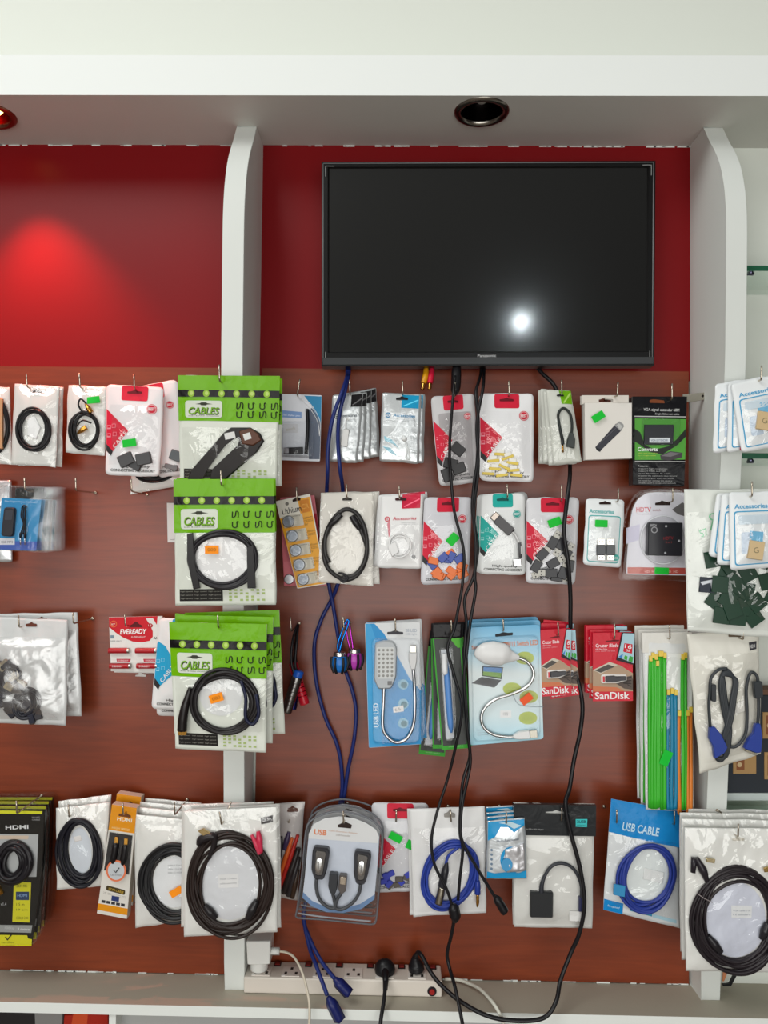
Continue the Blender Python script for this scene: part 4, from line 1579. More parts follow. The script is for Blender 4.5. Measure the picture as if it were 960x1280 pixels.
it = Item('battery_card', 'orange tilted card of five silver button cells', 'battery card', 371, 628, .096)
q = Quad((344.5, 626.5), (387.5, 617), (408, 730), (371.5, 736))
CELL = ((360.5, 652), (365.5, 670), (369.5, 688), (374, 706), (379, 724))
b1 = it.part('card')
b1.slab(rp([q(0, 0), q(1, 0), q(1, 1), q(0, 1)], 1.5), 0, .0012, K(226, 222, 210, 'gloss'), bev=.4)
b1.poly(q.poly([(.0, .2), (.62, .2), (.62, .03), (.97, .03), (.97, .99), (0.02, .99)]), 0, K(226, 160, 46, 'gloss'), l=1)
b1.poly(q.rect(.66, .05, .93, .19, 1), 0, K(206, 128, 36), l=2)
b1.text('CR', *q(.69, .15), *q(.9, .15), 6, K(226, 170, 80), l=3)
b1.text('Lithium', *q(.11, .165), *q(.67, .165), 7.5, K(30, 30, 36), bold=.008, l=3)
b1.poly(el(*q(.3, .055), 2.2), 0, K(120, 116, 108), l=3)
b1.poly(rp([(365.5, 624.5), (368, 623.5), (370, 621.5), (373, 622), (376, 622.5), (375.5, 625.5), (366, 627.5)], .8), 0, DARK, l=4)
for k in range(5):
    for j, s in enumerate(('Lithium', 'CR2032', '3V')):
        v = .26 + .15 * k + .037 * j
        b1.text(s, *q(.67, v), *q(.95 if j < 2 else .78, v), 3.0, K(120, 78, 22), l=3)
for k, (cx, cy) in enumerate(CELL):
    b1.poly(rot_rect(cx + 6, cy - 1, 25, 14.5, -10, 1), 0, K(206, 200, 184), l=2)
    b1.text('battery', cx + 3, cy - 5, cx + 15, cy - 7, 2, K(70, 60, 50), l=3)
    c = it.part('button_cell')
    c.slab(el(cx, cy, 7.6, 7.6, 26), .003, .003, K(140, 144, 150, 'foil'), bev=1)
    c.poly(el(cx, cy, 5.4, 5.4, 24), .003, K(118, 124, 132, 'foil'), l=1)
    bl = it.part('clear_bubble')
    bl.dome(rot_rect(cx + 3, cy, 22, 16, -10, 4), .0006, .0055, BLISTER)
it.done()
it = Item('battery_card', 'pink and red card hanging behind the tilted orange battery card', 'battery card', 376, 628, .07)
q = Quad((350, 622), (393, 619), (408, 732), (355, 733))
b1 = it.part('card')
b1.slab(rp([q(0, 0), q(1, 0), q(1, 1), q(0, 1)], 1.5), 0, .0012, K(206, 112, 122, 'gloss'), bev=.4)
b1.poly(q.rect(.62, .2, .99, .74), 0, K(176, 28, 50), l=1)
b1.poly(q.rect(.02, .72, .99, .98), 0, K(214, 120, 130), l=1)
for y in (724,):
    c = it.part('button_cell')
    c.slab(el(361.5, y, 6.5, 6.5, 24), .003, .003, K(170, 170, 174, 'metal'), bev=1)
it.done()
hook('holding the tilted button cell card', (370.5, 609), (371, 625), .110)

G = 'black cord pouches behind the blue cables'
it = Item('cable_pouch', 'white pouch with thick black teardrop cord in front of the blue cables', 'cable pouch', 432, 624, .096, G)
it.pouch([(401, 616), (467.5, 615.5), (466, 733), (398, 728)], K(224, 220, 212, 'bag'), bulge=5, wr=.9)
slot(it, 434, 624, 12, 3.4, K(40, 34, 30))
o = it.h(432, 700) + .004
cl = it.part('black_cord')
BC = K(46, 44, 44, 'rubber')
cl.tube([(446, 652, o), (452, 664, o), (459, 686, o), (455, 706, o), (445, 720, o), (430, 724, o), (412, 712, o), (405.5, 695, o), (406, 676, o), (414, 657, o), (424, 645, o)], .0046, BC, n=10)
cl.tube([(412, 703, o + .001), (407, 690, o + .002), (408, 668, o + .002), (418, 648, o + .002), (432, 637, o + .002), (446, 642, o + .002), (456, 660, o + .002), (459, 684, o + .002), (455, 704, o + .002), (444, 718, o + .001), (428, 722, o)], .0046, BC, n=10)
for a, b_ in (((427, 643), (411, 659)), ((440, 645), (450, 662))):
    p = it.part('cord_plug')
    p.tube([(a[0], a[1], o + .003), ((a[0] + b_[0]) / 2, (a[1] + b_[1]) / 2, o + .003), (b_[0], b_[1], o + .002)], [.0065, .0075, .0045], K(38, 36, 38, 'plastic'), n=8)
tw = it.part('twist_tie')
tw.tube([(424, 716, o), (430, 717, o + .006), (435, 722, o + .006), (430, 727, o + .004), (424, 722, o + .004)], .0025, K(40, 40, 44, 'rubber'))
it.film(lift=2.4, wr=1.4)
it.done()
copy_item(it, 'white pouch right behind the teardrop cord pouch, right edge showing', 7, -1, .024, -.8, 0, G)
hook('holding the pouch with the teardrop cord', (433, 605), (433.5, 622), .111)

G = 'white accessory pouches with pink corner square'
it = silver_pouch('white pouch with pink corner square and pale tips inside, front of its stack', [(477, 620), (529, 617), (526, 711), (471, 709.5)], (498, 623), .094, (206, 44, 72), G, (206, 60, 80), bag=(230, 230, 230), sq=(.5, .0, .94, .19), kind='bag')
slot(it, 501, 624, 14, 3.4, K(60, 20, 26))
cb = it.part('white_lead')
o = it.h(498, 680) + .002
cb.coil(499, 681, 12, 13, 3, .002, K(230, 230, 230, 'rubber'), off=o, jit=2.5)
lump(it, 'white_plug', [(486, 682), (494, 676), (499, 690), (490, 696)], K(228, 228, 228, 'plastic'), o - .003, .008)
it.pr(el(517, 696, 2.6), K(120, 120, 122), 1)
it.pr([(484, 655), (487, 650), (488, 668), (486, 672)], K(216, 140, 150), 1)
it.film([it.q(.05, .4), it.q(.95, .4), it.q(.93, .93), it.q(.05, .93)], lift=2, wr=1)
it.done()
for k, (dx, dy, sw) in enumerate(((-4, -1, 1.2), (3, 0, -1.2), (6, -2, -1.8))):
    copy_item(it, ('second', 'third', 'rearmost')[k] + ' pouch from the front in the pink cornered stack', dx, dy, .010 * (k + 1), sw, 0, G)
hook('holding the pink cornered pouches', (499, 607), (499.5, 623), .109)

G = 'printed triangle pouches in the second row'
it = best_pouch('clear pouch of blue and orange connectors with a diagonal green sticker', [(530, 622), (590, 621), (585.5, 729), (526, 731)], (564, 630), .094, group=G, bag=(206, 206, 212))
rg = random.Random(5)
for k in range(16):
    cx, cy = rg.uniform(539, 579), rg.uniform(692, 721)
    org = cy > 707 or (k % 5 == 0)
    lump(it, 'blue_connector' if not org else 'orange_connector', rot_rect(cx, cy, 13, 9, rg.uniform(-60, 60), 1), K(226, 110, 36, 'plastic') if org else K(52, 76, 160, 'plastic'), it.h(cx, cy) - .002 + k * .0003, .006)
it.film([it.q(.1, .2), it.q(.94, .2), it.q(.92, .93), it.q(.1, .93)], lift=2.4, wr=.8)
it.tag(565.5, 674, 15, 11, -47)
it.done()
hook('holding the pouch of blue and orange connectors', (565, 607), (565, 628), .108)

it = best_pouch('white pouch with teal tab and triangle around a short adapter lead, front of its stack', [(600.5, 617.5), (655.5, 616.5), (657, 719), (598.5, 717)], (632, 622), .096, tint=(34, 170, 160), group='teal tab pouches', bag=(230, 232, 232))
o = it.h(625, 660) + .001
lump(it, 'usb_plug', rot_rect(629, 657, 26, 12, 42, 2), K(70, 68, 70, 'plastic'), o, .008)
lump(it, 'plug_shell', rot_rect(618.5, 646.5, 9, 11, 42, 1), K(150, 140, 132, 'metal'), o, .006)
cb = it.part('white_lead')
cb.tube([(638, 664, o + .004), (644, 670, o + .004), (650, 685, o + .005), (649, 697, o + .005)], .0022, K(216, 216, 216, 'rubber'))
cb.tube([(639, 662, o + .004), (641, 664, o + .004)], .0035, CONN)
cb.tube([(648.5, 678, o + .004), (649.5, 697, o + .004)], .0036, K(90, 90, 92, 'plastic'))
lump(it, 'small_plug', [(640, 699), (650, 698), (651, 708), (641, 708)], K(206, 206, 206, 'metal'), o, .005)
it.film([it.q(.1, .2), it.q(.94, .2), it.q(.92, .88), it.q(.1, .88)], lift=2.4, wr=.9)
it.done()
for k, (dx, sw) in enumerate(((-2.5, .3), (-5, .6))):
    copy_item(it, ('second', 'rearmost')[k] + ' teal triangle pouch from the front, only its left edge showing', dx, .5, .0145 * (k + 1), sw, 0, 'teal tab pouches')
copy_item(it, 'teal triangle pouch at the back, swung out to the right', 4, -1, .044, -3, 0, 'teal tab pouches')
hook('holding the teal triangle pouches', (634, 605.5), (634.5, 622), .111)

it = best_pouch('clear pouch of black and white adapters with red triangle and green sticker, second row', [(657.5, 622), (724, 622), (719, 730.5), (657, 729)], (692, 628), .092, group=G, bag=(214, 214, 218))
for cx, cy, dg in ((692, 675, -60), (680, 690, -45), (694, 702, -30), (684, 716, 180), (704, 712, -70), (672, 704, -60), (709, 690, -60), (699, 684, 120), (712, 703, -80), (676, 716, 160), (700, 722, 10)):
    usb_plug(it, cx, cy, 24, 11, dg, off=it.h(cx, cy) - .001 + random.Random(cx).random() * .003)
it.film([it.q(.1, .2), it.q(.94, .2), it.q(.92, .93), it.q(.1, .93)], lift=2.6, wr=.8)
it.tag(692, 653, 16.5, 10, -20)
it.done()
hook('holding the pouch of black and white adapters', (702, 606), (702, 626), .106)

it = bordered_pouch('small frosted pouch with teal outline and two black adapters', [(732.5, 623), (781, 625), (776, 709.5), (729, 706)], (752, 629), .10, tint=(90, 176, 176))
slot(it, 756, 629, 15, 3, DARK)
for cx in (750, 762):
    b1 = it.part('adapter')
    o = it.h(cx, 687)
    b1.slab(rc(cx - 5.6, 681, cx + 5.6, 694, 1), o + .006, .007, K(76, 78, 82, 'plastic'), bev=.8)
    for y0, y1 in ((673.5, 681), (694, 700)):
        s = it.part('metal_shell', b1)
        s.slab(rc(cx - 4.4, y0, cx + 4.4, y1), o + .005, .005, K(216, 212, 202, 'metal'), bev=.4)
        for dx in (-2, 2):
            s.poly(rc(cx + dx - .8, (y0 + y1) / 2 - .8, cx + dx + .8, (y0 + y1) / 2 + .8), o + .005, K(60, 58, 54), l=1)
it.pr(el(769, 697, 5, 4), K(80, 180, 170), 2)
it.tx('USB', 766, 699, 772, 699, 3, WHITE, l=3)
it.film([it.q(.1, .26), it.q(.9, .26), it.q(.9, .93), it.q(.1, .93)], lift=2, wr=.8)
it.tag(750, 654.5, 15.5, 9, 2)
it.done()
hook('holding the small teal outlined pouch', (773, 610.5), (772.5, 627), .115, (754, 629.5))

it = Item('clamshell_pack', 'round topped clear clamshell with square black switch box and green sticker', 'clamshell pack', 832, 630, .085)
o_sh = rp([(776.5, 726), (777, 706), (782, 655), (786, 634), (794, 620), (804, 612.5), (818, 610), (880, 611), (884, 728)], 4)
sh = it.part('clear_shell')
sh.slab(o_sh, .004, .022, BLISTER, bev=3)
cd = it.part('card')
i_sh = rp([(783, 718), (783.5, 700), (788, 650), (791, 636), (797, 624), (808, 616.5), (820, 615), (878, 616), (880, 720)], 3)
cd.slab(i_sh, -.001, .001, K(226, 224, 232, 'gloss'), bev=.4)
cd.poly([(784.5, 709), (879, 710), (879, 718), (784.5, 717)], -.001, K(190, 80, 70), l=1)
cd.poly([(784.5, 709), (803, 709), (799, 717), (784.5, 717)], -.001, K(206, 120, 110), l=2)
cd.text('HDTV', 795.5, 640, 814, 640, 6, K(206, 70, 84), off=-.001, bold=.02, l=1)
cd.text('switch', 816, 639, 826, 639, 3, K(160, 100, 110), off=-.001, l=1)
cd.text('5 port auto switcher', 796, 643.5, 814, 643.5, 1.8, K(150, 110, 120), off=-.001, l=1)
cd.poly([(840, 637), (853, 628), (858, 630), (858, 646), (848, 643)], -.001, K(110, 106, 106), l=1)
cd.poly([(783, 660), (800, 655), (799, 675), (783, 680)], -.001, K(206, 202, 222), l=1)
for k in range(5):
    cd.text('HD', 806 + 9 * k, 716, 812 + 9 * k, 716, 3, K(240, 200, 190), off=-.001, l=2)
cd.poly(rp([(819, 628.5), (825, 627.5), (827, 625.5), (832, 627), (838, 628), (838, 631.5), (819, 631.5)], 1), -.001, DARK, l=2)
tr = it.part('round_tray', label='clear round tray rim around the switch box')
tr.tube([(x, y, .004) for x, y in el(828, 675, 28, 30)], .0016, K(220, 222, 228, 'plastic'), closed=True, n=6, step=2)
dv = it.part('switch_box', label='square black switch box')
dv.slab(rp([(807.5, 653), (850, 653.5), (849, 695), (806.5, 694)], 1.5), .018, .018, K(36, 36, 42, 'plastic'), bev=1)
dv.text('SWITCH', 809, 658.5, 817, 658.5, 3, K(200, 200, 205), off=.018, l=1)
dv.poly(el(814.5, 662.5, 4, 4), .018, K(150, 150, 155), l=1, holes=[el(814.5, 662.5, 2.9, 2.9)])
dv.text('HDTV', 826, 675, 838, 674.5, 4, K(140, 40, 46), off=.018, l=1)
dv.text('5x1', 828, 679, 836, 679, 2.4, K(120, 60, 60), off=.018, l=1)
for x, y in ((829, 658), (845, 676), (828, 691)):
    dv.poly(el(x, y, 1.4), .018, K(170, 170, 175), l=1)
it.h = lambda x, y: -.004
it.tag(826.5, 713.5, 18, 8.5, 3)
it.done()
hook('holding the clamshell with the square switch box', (841, 610), (841, 627), .112)

# ------------------------------------------------------------------ on the right pillar
G = 'small blue outlined pouches fanned on the upper right pillar hook'
def acc(label, quad, hk, d, item, grp, seedx=0):
    it = bordered_pouch(label, quad, hk, d, grp, bulge=5)
    q = it.q
    it.pr(q.rect(.16, .30, .86, .42, 2), K(206, 220, 230), 2)
    it.pr(q.rect(.2, .52, .42, .80, 3), K(196, 210, 226), 2)
    if item:
        cx, cy = q(*item)
        it.pr(rot_rect(cx + 1, cy - 16, 17, 15, 5), K(120, 186, 222), 2)
        b1 = it.part('beige_adapter')
        o = it.h(cx, cy)
        b1.slab(rot_rect(cx, cy, 19, 23, 8, 1), o + .006, .006, K(206, 180, 138, 'plastic'), bev=.8)
        b1.text('G', cx - 3, cy + 4, cx + 3, cy + 3, 7, K(130, 120, 90), off=o + .006, l=1)
        it.pr(el(*q(.82, .80), 5), K(40, 130, 200), 3)
        it.tx('A+', q(.82, .80)[0] - 3, q(.82, .80)[1] + 2, q(.82, .80)[0] + 3, q(.82, .80)[1] + 2, 4, WHITE, l=4)
    it.film([q(.1, .26), q(.9, .26), q(.9, .93), q(.1, .93)], lift=2.4, wr=1)
    return it


a1 = acc('pinched pouch with blue outline, leftmost of the upper right fan', [(894, 480), (958, 470), (954, 556), (891, 567)], (944, 478), .217, None, G)
a1.done()
a2 = acc('middle blue outlined pouch of the upper right fan, red mark showing', [(910, 479), (976, 470), (972, 556), (909, 566)], (948, 477), .227, None, G)
a2.pr([(924, 549), (930, 530), (934, 528), (934, 530.5), (931.5, 532), (926.5, 549), (926.5, 561), (931, 562), (931, 564), (924, 563)], K(206, 60, 90), 6)
a2.done()
a3 = acc('front blue outlined pouch of the upper right fan with beige adapter', [(914, 480), (986, 465), (996, 552), (927, 566)], (952, 476), .237, (.44, .62), G)
a3.done()
hook('holding the upper right fan of blue outlined pouches', (952, 457), (951.5, 475), .25, (936, 479), d0=.19)
G = 'small blue outlined pouches fanned on the lower right pillar hook'
a1 = acc('leftmost blue outlined pouch of the lower right fan', [(896, 617), (958, 615), (956, 706), (886, 695)], (932, 622), .214, None, G)
a1.done()
a2 = acc('middle blue outlined pouch of the lower right fan', [(902, 618), (966, 614), (964, 706), (896, 706)], (936, 622), .223, None, G)
a2.done()
a3 = acc('front blue outlined pouch of the lower right fan with beige adapter', [(911, 615.5), (976, 614), (978, 708), (913, 713)], (940, 622), .232, (.46, .76), G)
a3.done()
hook('holding the lower right fan of blue outlined pouches', (940, 602), (940, 620.5), .247, (926, 622), d0=.17)

it = Item('chip_bag', 'big clear white bag of dark green square chips', 'bag', 936, 620, .198, None, 0, -.00012)
it.pouch([(855, 612), (1000, 611), (1002, 800), (859, 788.5)], K(224, 228, 222, 'bag'), bulge=7, wr=1.6, name='bag', freq=.04)
it.pr([(886, 662), (889, 650), (891, 650), (888, 664)], K(120, 200, 150), 1)
for s, x, y in (('57', 876, 672), ('0', 887, 652)):
    it.tx(s, x, y, x + 9, y - 4, 9, K(130, 205, 160), l=1)
CH = ((905, 720, 20), (917, 730, 40), (932, 716, -28), (907, 748, 30), (897, 730, 5), (927, 757, 20), (943, 753, -40), (940, 771, -35), (920, 771, 5), (900, 769, 8), (892, 750, 35), (889, 699, -10), (882, 731, 5), (956, 726, -15), (913, 762, -20), (930, 738, 12), (950, 700, 20), (965, 745, 30), (970, 770, 0), (908, 705, -35), (925, 700, 15))
for k, (x, y, a) in enumerate(CH):
    c = it.part('green_chip')
    o = it.h(x, y) - .001 + .0011 * (k % 5)
    s = 20.5 if k != 12 else 19
    c.slab(rot_rect(x, y, s, s, a), o + .003, .002, K(22, 58, 40, 'plastic') if k != 12 else K(34, 42, 56, 'plastic'), bev=.5)
    if k == 12:
        c.poly([(x - 9, y - 4), (x + 7, y - 7), (x + 8, y + 5), (x + 5, y + 5), (x + 4, y - 3), (x - 6, y)], o + .003, K(216, 220, 226), l=1)  # pale highlight painted onto the dark chip
it.film([(858, 640), (1000, 640), (1000, 790), (860, 784)], lift=2, wr=2.4, freq=.05)
it.done()

G = 'bags on the lower right pillar'
it = Item('cable_bag', 'white bag with black monitor cable and two blue connectors', 'cable bag', 926, 800, .158, None, 0, -.0001)
it.pouch([(860, 792.5), (949, 786), (950.5, 943), (875, 968)], K(222, 220, 210, 'bag'), bulge=6, wr=1.8, name='bag', freq=.04, wob=3)
slot(it, 918, 794, 16, 4, K(96, 80, 62))
it.pr([(935, 803), (945, 801), (945, 811), (936, 813)], K(60, 60, 66), 1)
it.tx('NEW', 936.5, 810.5, 944, 809, 4.5, K(200, 200, 200), bold=.02)
o = it.h(905, 880) + .003
cb = it.part('monitor_cable')
GB = K(54, 58, 62, 'rubber')
for k in range(4):
    cb.tube([(905 - k * 1.4, 836 + k * 2, o + .001 * k), (897 + k * 1.5, 850, o + .002), (899 + k * 2, 880, o + .003), (905 + k * 1.5, 910, o + .003), (903 + k, 940, o + .002), (898, 949 - k, o), (893, 942, o), (904 + k * 1.6, 905, o + .004), (911 + k * 1.4, 870, o + .003), (914 + k, 848, o + .002)], .0034, GB, closed=True, step=5)
cb.tube([(905, 834, o + .004), (894, 836, o + .004), (885, 846, o + .005), (883, 864, o + .006), (882, 880, o + .006), (883.5, 906, o + .006)], .0032, GB)
cb.tube([(908, 932, o), (918, 930, o + .002), (928, 915, o + .003), (930, 890, o + .003), (929, 860, o + .003), (933, 841, o + .004), (939, 840, o + .004), (943, 850, o + .005), (944, 885, o + .004), (943, 904, o + .003)], .0032, GB)
for pts, c_ in (([(884, 853), (890, 853), (890, 875), (884, 874)], 0), ([(936, 850), (947, 849), (948, 869), (938, 871)], 0)):
    lump(it, 'ferrite_core', rp(pts, 2), K(50, 54, 58, 'plastic'), o + .002, .010)
for pts in ([(882, 906), (888, 905), (897, 916), (904, 931), (900, 938), (888, 945), (886, 930), (881, 920)], [(938, 902), (944, 901), (947, 917), (945, 937), (940, 938), (924, 932), (930, 920), (936, 913)]):
    lump(it, 'blue_connector', rp(pts, 1.5), K(44, 66, 150, 'plastic'), o + .003, .010)
lump(it, 'connector_shell', [(926, 933), (941, 939), (940, 942), (926, 936)], K(190, 186, 170, 'metal'), o, .008)
lump(it, 'paper_tag', [(913, 879), (928, 874), (929, 888), (914, 893)], K(214, 212, 206, 'paper'), o - .003, .002)
it.film([(866, 820), (946, 815), (947, 935), (878, 955)], lift=2.5, wr=2.2, freq=.05)
it.done()
hook('holding the bag with the blue ended monitor cable', (929.3, 783.5), (929, 799.5), .175, (910, 792), d0=.12)
# ------------------------------------------------------------------ ROW 3
G = 'crumpled silver bags near the left frame edge'
it = Item('silver_bag', 'front crumpled silver bag of dark coils, near the left frame edge', 'bag', 42, 783, .096, G)
it.pouch([(-24, 770), (85, 775), (82.5, 907), (-20, 903)], K(204, 206, 206, 'bag'), bulge=6, wr=3.0, name='bag', freq=.045)
slot(it, 40, 781, 14, 4, K(96, 50, 36))
rg = random.Random(9)
for k, (x, y) in enumerate(((14, 846), (34, 880))):
    c = it.part('dark_coil')
    c.coil(x, y, 11, 14, 9, .0026, K(42, 42, 50, 'rubber'), off=it.h(x, y) + .001, jit=6, rot=30 * k)
for k in range(26):
    y = rg.uniform(828, 900)
    x = rg.uniform(2, 24 + (y - 828) * .45)
    dk = rg.choice(((40, 40, 48), (58, 56, 60), (74, 68, 64), (36, 38, 52), (150, 140, 120)))
    lump(it, 'dark_plug' if dk[0] < 100 else 'metal_shell', rp(rot_rect(x, y, rg.uniform(9, 17), rg.uniform(6, 11), rg.uniform(0, 180)), 2), K(*dk, 'plastic'), it.h(x, y) - .002 + .0012 * (k % 4), .006)
it.film([(-20, 795), (82, 797), (80, 900), (-18, 898)], lift=6, wr=3.2, freq=.06, m=HAZE)
it.done()
copy_item(it, 'silver bag behind the front crumpled one, its right edge showing', 13, -7, .03, -3.5, 0, G)
hook('holding the front crumpled silver bag', (23, 769), (24, 784), .112, (41, 781))
hook('holding the rear silver bag', (91, 766), (92, 779.5), .105, (116, 773))

it = Item('battery_card', 'red and white card of four red batteries', 'battery card', 160, 783, .092)
q = Quad((136, 771.5), (203, 770), (200, 841), (138.5, 839))
b1 = it.part('card')
b1.slab([q(0, 0), q(1, 0), q(1, 1), q(0, 1)], 0, .0012, K(222, 220, 216, 'gloss'), bev=.3)
b1.poly([(136.2, 771.8), (197, 770.2), (196, 781), (190, 773), (182, 773), (187, 780), (191, 789), (191, 796), (187, 801), (178, 803), (166, 802), (154, 797), (145, 791), (136.6, 784)], 0, K(200, 24, 40), l=1)
b1.poly([(182, 773), (191, 772.5), (196, 781), (189, 776)], 0, K(226, 220, 216), l=2)
b1.text('EVEREADY', 150, 793, 183.5, 792.5, 6.6, K(240, 236, 236), bold=.03, shear=.2, l=3)
b1.text('SUPER HEAVY', 164, 797.5, 182, 797.5, 2.4, K(226, 200, 200), bold=.01, shear=.2, l=3)
b1.poly(rp([(162, 782), (166, 780), (169, 777), (171, 777), (174, 780), (178, 782), (178, 784), (162, 784)], .8), 0, K(90, 14, 20), l=3)
b1.poly(el(142, 780, 4.2), 0, K(220, 110, 60), l=2, holes=[el(142, 780, 3.4)])
b1.text('BEST', 139.5, 781.5, 144.5, 781, 2, K(236, 220, 200), l=3)
b1.poly(el(187.5, 782, 3.6, 2.8), 0, K(180, 10, 26), l=3)
b1.text('1.5', 185.5, 783, 189.5, 783, 2.4, WHITE, l=4)
b1.text('AA', 192, 799, 197, 799, 3, K(30, 30, 34), bold=.03, l=3)
b1.poly(rc(138, 794, 142.5, 798), 0, K(120, 140, 156), l=2)
b1.text('SUPER HEAVY', 138, 802, 152, 802, 1.5, K(90, 90, 96), l=2)
for x0, x1, y in ((138, 164, 813), (171.5, 198, 813), (139.5, 166, 832), (173, 199, 832)):
    bt = it.part('battery')
    bt.tube([(x0, y, .005), (x0 + .6, y, .005), (x1 - 5.5, y, .005), (x1 - 4, y, .005)], [.0052, .0058, .0058, .0056], K(170, 26, 36, 'plastic'), n=12)
    bt.tube([(x1 - 4.5, y, .005), (x1 - 1.4, y, .005), (x1 - 1, y, .005)], [.0057, .0057, .003], K(170, 170, 166, 'metal'), n=12)
    if y > 820:
        bt.text('EVEREADY', x0 + 3, y + 1, x0 + 16, y + 1, 2.2, K(236, 220, 220), off=.0112, bold=.01, l=1)
        b1.poly([(x0 + 6, 823.5), (x0 + 24, 823.5), (x0 + 23, 827.5), (x0 + 7, 827.5)], 0, K(190, 60, 76), l=2)
        b1.text('EVEREADY', x0 + 9, 826.7, x0 + 21, 826.7, 2, K(236, 220, 220), l=3)
it.done()
copy_item(it, 'battery card behind the front red and white one, lower edge showing', 3.5, 2, .02, -.6, 0)
hook('holding the red and white battery card', (156, 768.5), (157, 783), .11)
it = Item('white_clip', 'tiny white clip sticking out below the red battery card', 'clip', 176, 843, .05)
b1 = it.part('clip')
b1.slab([(173, 839), (176, 838), (177.5, 842), (183, 844), (182, 846), (169, 845.5), (169, 844), (173, 843)], 0, .004, K(216, 214, 210, 'plastic'), bev=.4)
it.done()

G = 'blue printed pouches tucked left of the lowest green bag'
it = best_pouch('white pouch with blue triangle tucked left of the lowest green bag', [(198.5, 773), (262, 773), (254, 888), (189.5, 886)], (226, 780), .10, tint=(40, 160, 206), group=G, bag=(230, 230, 230))
it.pr(it.q.poly([(.02, .27), (.02, .25), (.18, .3), (.40, .48), (.40, .6), (.14, .74), (.02, .68)]), K(40, 160, 206), 1)
it.done()
copy_item(it, 'clear pouch foot showing below the blue triangle pouch', 4, 9, .02, -1, 0, G)
hook('holding the blue triangle pouch', (219.5, 768), (220, 781), .115)

TORCH = 'pen torches bunched on one hook'
def torch(name, label, p0, p1, d, body, cap, r=.0085, lan=None, grp=TORCH, cat='torch'):
    it = Item(name, label, cat, (p0[0]), (p0[1]), d, grp)
    q0, q1 = Vector(p0), Vector(p1)
    mix = lambda t: (*(q0 * (1 - t) + q1 * t), 0.0)
    b1 = it.part('barrel')
    b1.tube([mix(.16), mix(.2), mix(.6), mix(.97), mix(1)], [r * .9, r, r, r, r * .8], K(*body, 'plastic' if body[0] > 120 and body[1] < 80 else 'metal'), n=14)
    for t in (.3, .4, .5, .6, .7, .8):
        b1.tube([mix(t - .012), mix(t), mix(t + .012)], [r, r * 1.05, r], K(*body, 'metal'), n=14, step=2)
    c1 = it.part('end_cap')
    c1.tube([mix(0), mix(.03), mix(.14), mix(.17)], [r * .7, r * .95, r * .95, r * .85], K(*cap, 'plastic'), n=14)
    if lan:
        l1 = it.part('lanyard')
        for w in lan:
            l1.tube(w, .0028, BLACK, absolute=True, n=6)
    return it.done()


torch('pen_torch', 'grey metal pen torch with blue end cap, frontmost of the bunch', (374, 838), (358, 890), .082, (120, 118, 116), (30, 90, 190), r=.0115, lan=[[(372, 781, .06), (366, 800, .08), (364, 825, .085), (368, 842, .085), (372, 840, .084)], [(372, 781, .055), (371, 800, .075), (369, 830, .08), (372, 840, .084)]])
torch('pen_torch', 'red pen torch hanging behind the grey metal one', (366, 828), (381, 880), .053, (196, 24, 44), (170, 20, 36), r=.0105, lan=[[(373, 780, .045), (370, 800, .052), (367, 828, .053)]])
torch('pen_torch', 'dark blue pen torch hidden between the grey and red ones', (372, 836), (366, 886), .03, (40, 50, 140), (30, 40, 120), lan=[[(373, 780, .025), (369, 815, .03), (372, 836, .03)]])
hook('holding the bunch of pen torches', (363, 771), (364, 789), .085, (374, 779))

KL = 'little keychain lights on one hook'
def keylight(label, cx, cy, body, dd, strap):
    it = Item('keychain_light', label, 'keychain light', cx, cy - 12, dd, KL)
    b1 = it.part('body')
    b1.tube([(cx, cy - 9, 0), (cx, cy - 6, 0), (cx, cy + 1, 0), (cx, cy + 8, 0), (cx, cy + 11, 0)], [.013, .0155, .0165, .0135, .009], K(*body, 'plastic'), n=18, step=4)
    cp = it.part('black_foot')
    for a in range(6):
        t = a * math.pi / 3
        cp.tube([(cx + 9.6 * math.cos(t), cy - 8, .016 * math.sin(t)), (cx + 10.4 * math.cos(t), cy + 2, .0175 * math.sin(t)), (cx + 7 * math.cos(t), cy + 12, .012 * math.sin(t))], .0028, BLACK, n=6)
    tp = it.part('chrome_cap')
    tp.tube([(cx, cy - 15, 0), (cx, cy - 13.5, 0), (cx, cy - 9, 0)], [.008, .0125, .0135], K(206, 200, 196, 'metal'), n=16)
    st = it.part('carabiner')
    st.tube([(x, y, 0) for x, y in strap], .0022, K(*body, 'metal'), n=7, closed=True)
    return it.done()


keylight('blue barrel keychain light with black feet beside the blue cable', 424.5, 829, (28, 110, 190), .088, [(424, 814), (428, 800), (436, 778), (433, 776), (427, 790), (422, 806)])
keylight('purple barrel keychain light with black feet beside the blue cable', 443, 825, (176, 62, 170), .075, [(441, 811), (439, 795), (436, 777), (433, 779), (434, 795), (438, 811)])
hook('holding the two keychain lights', (429, 771), (430, 788), .10, (437, 778))

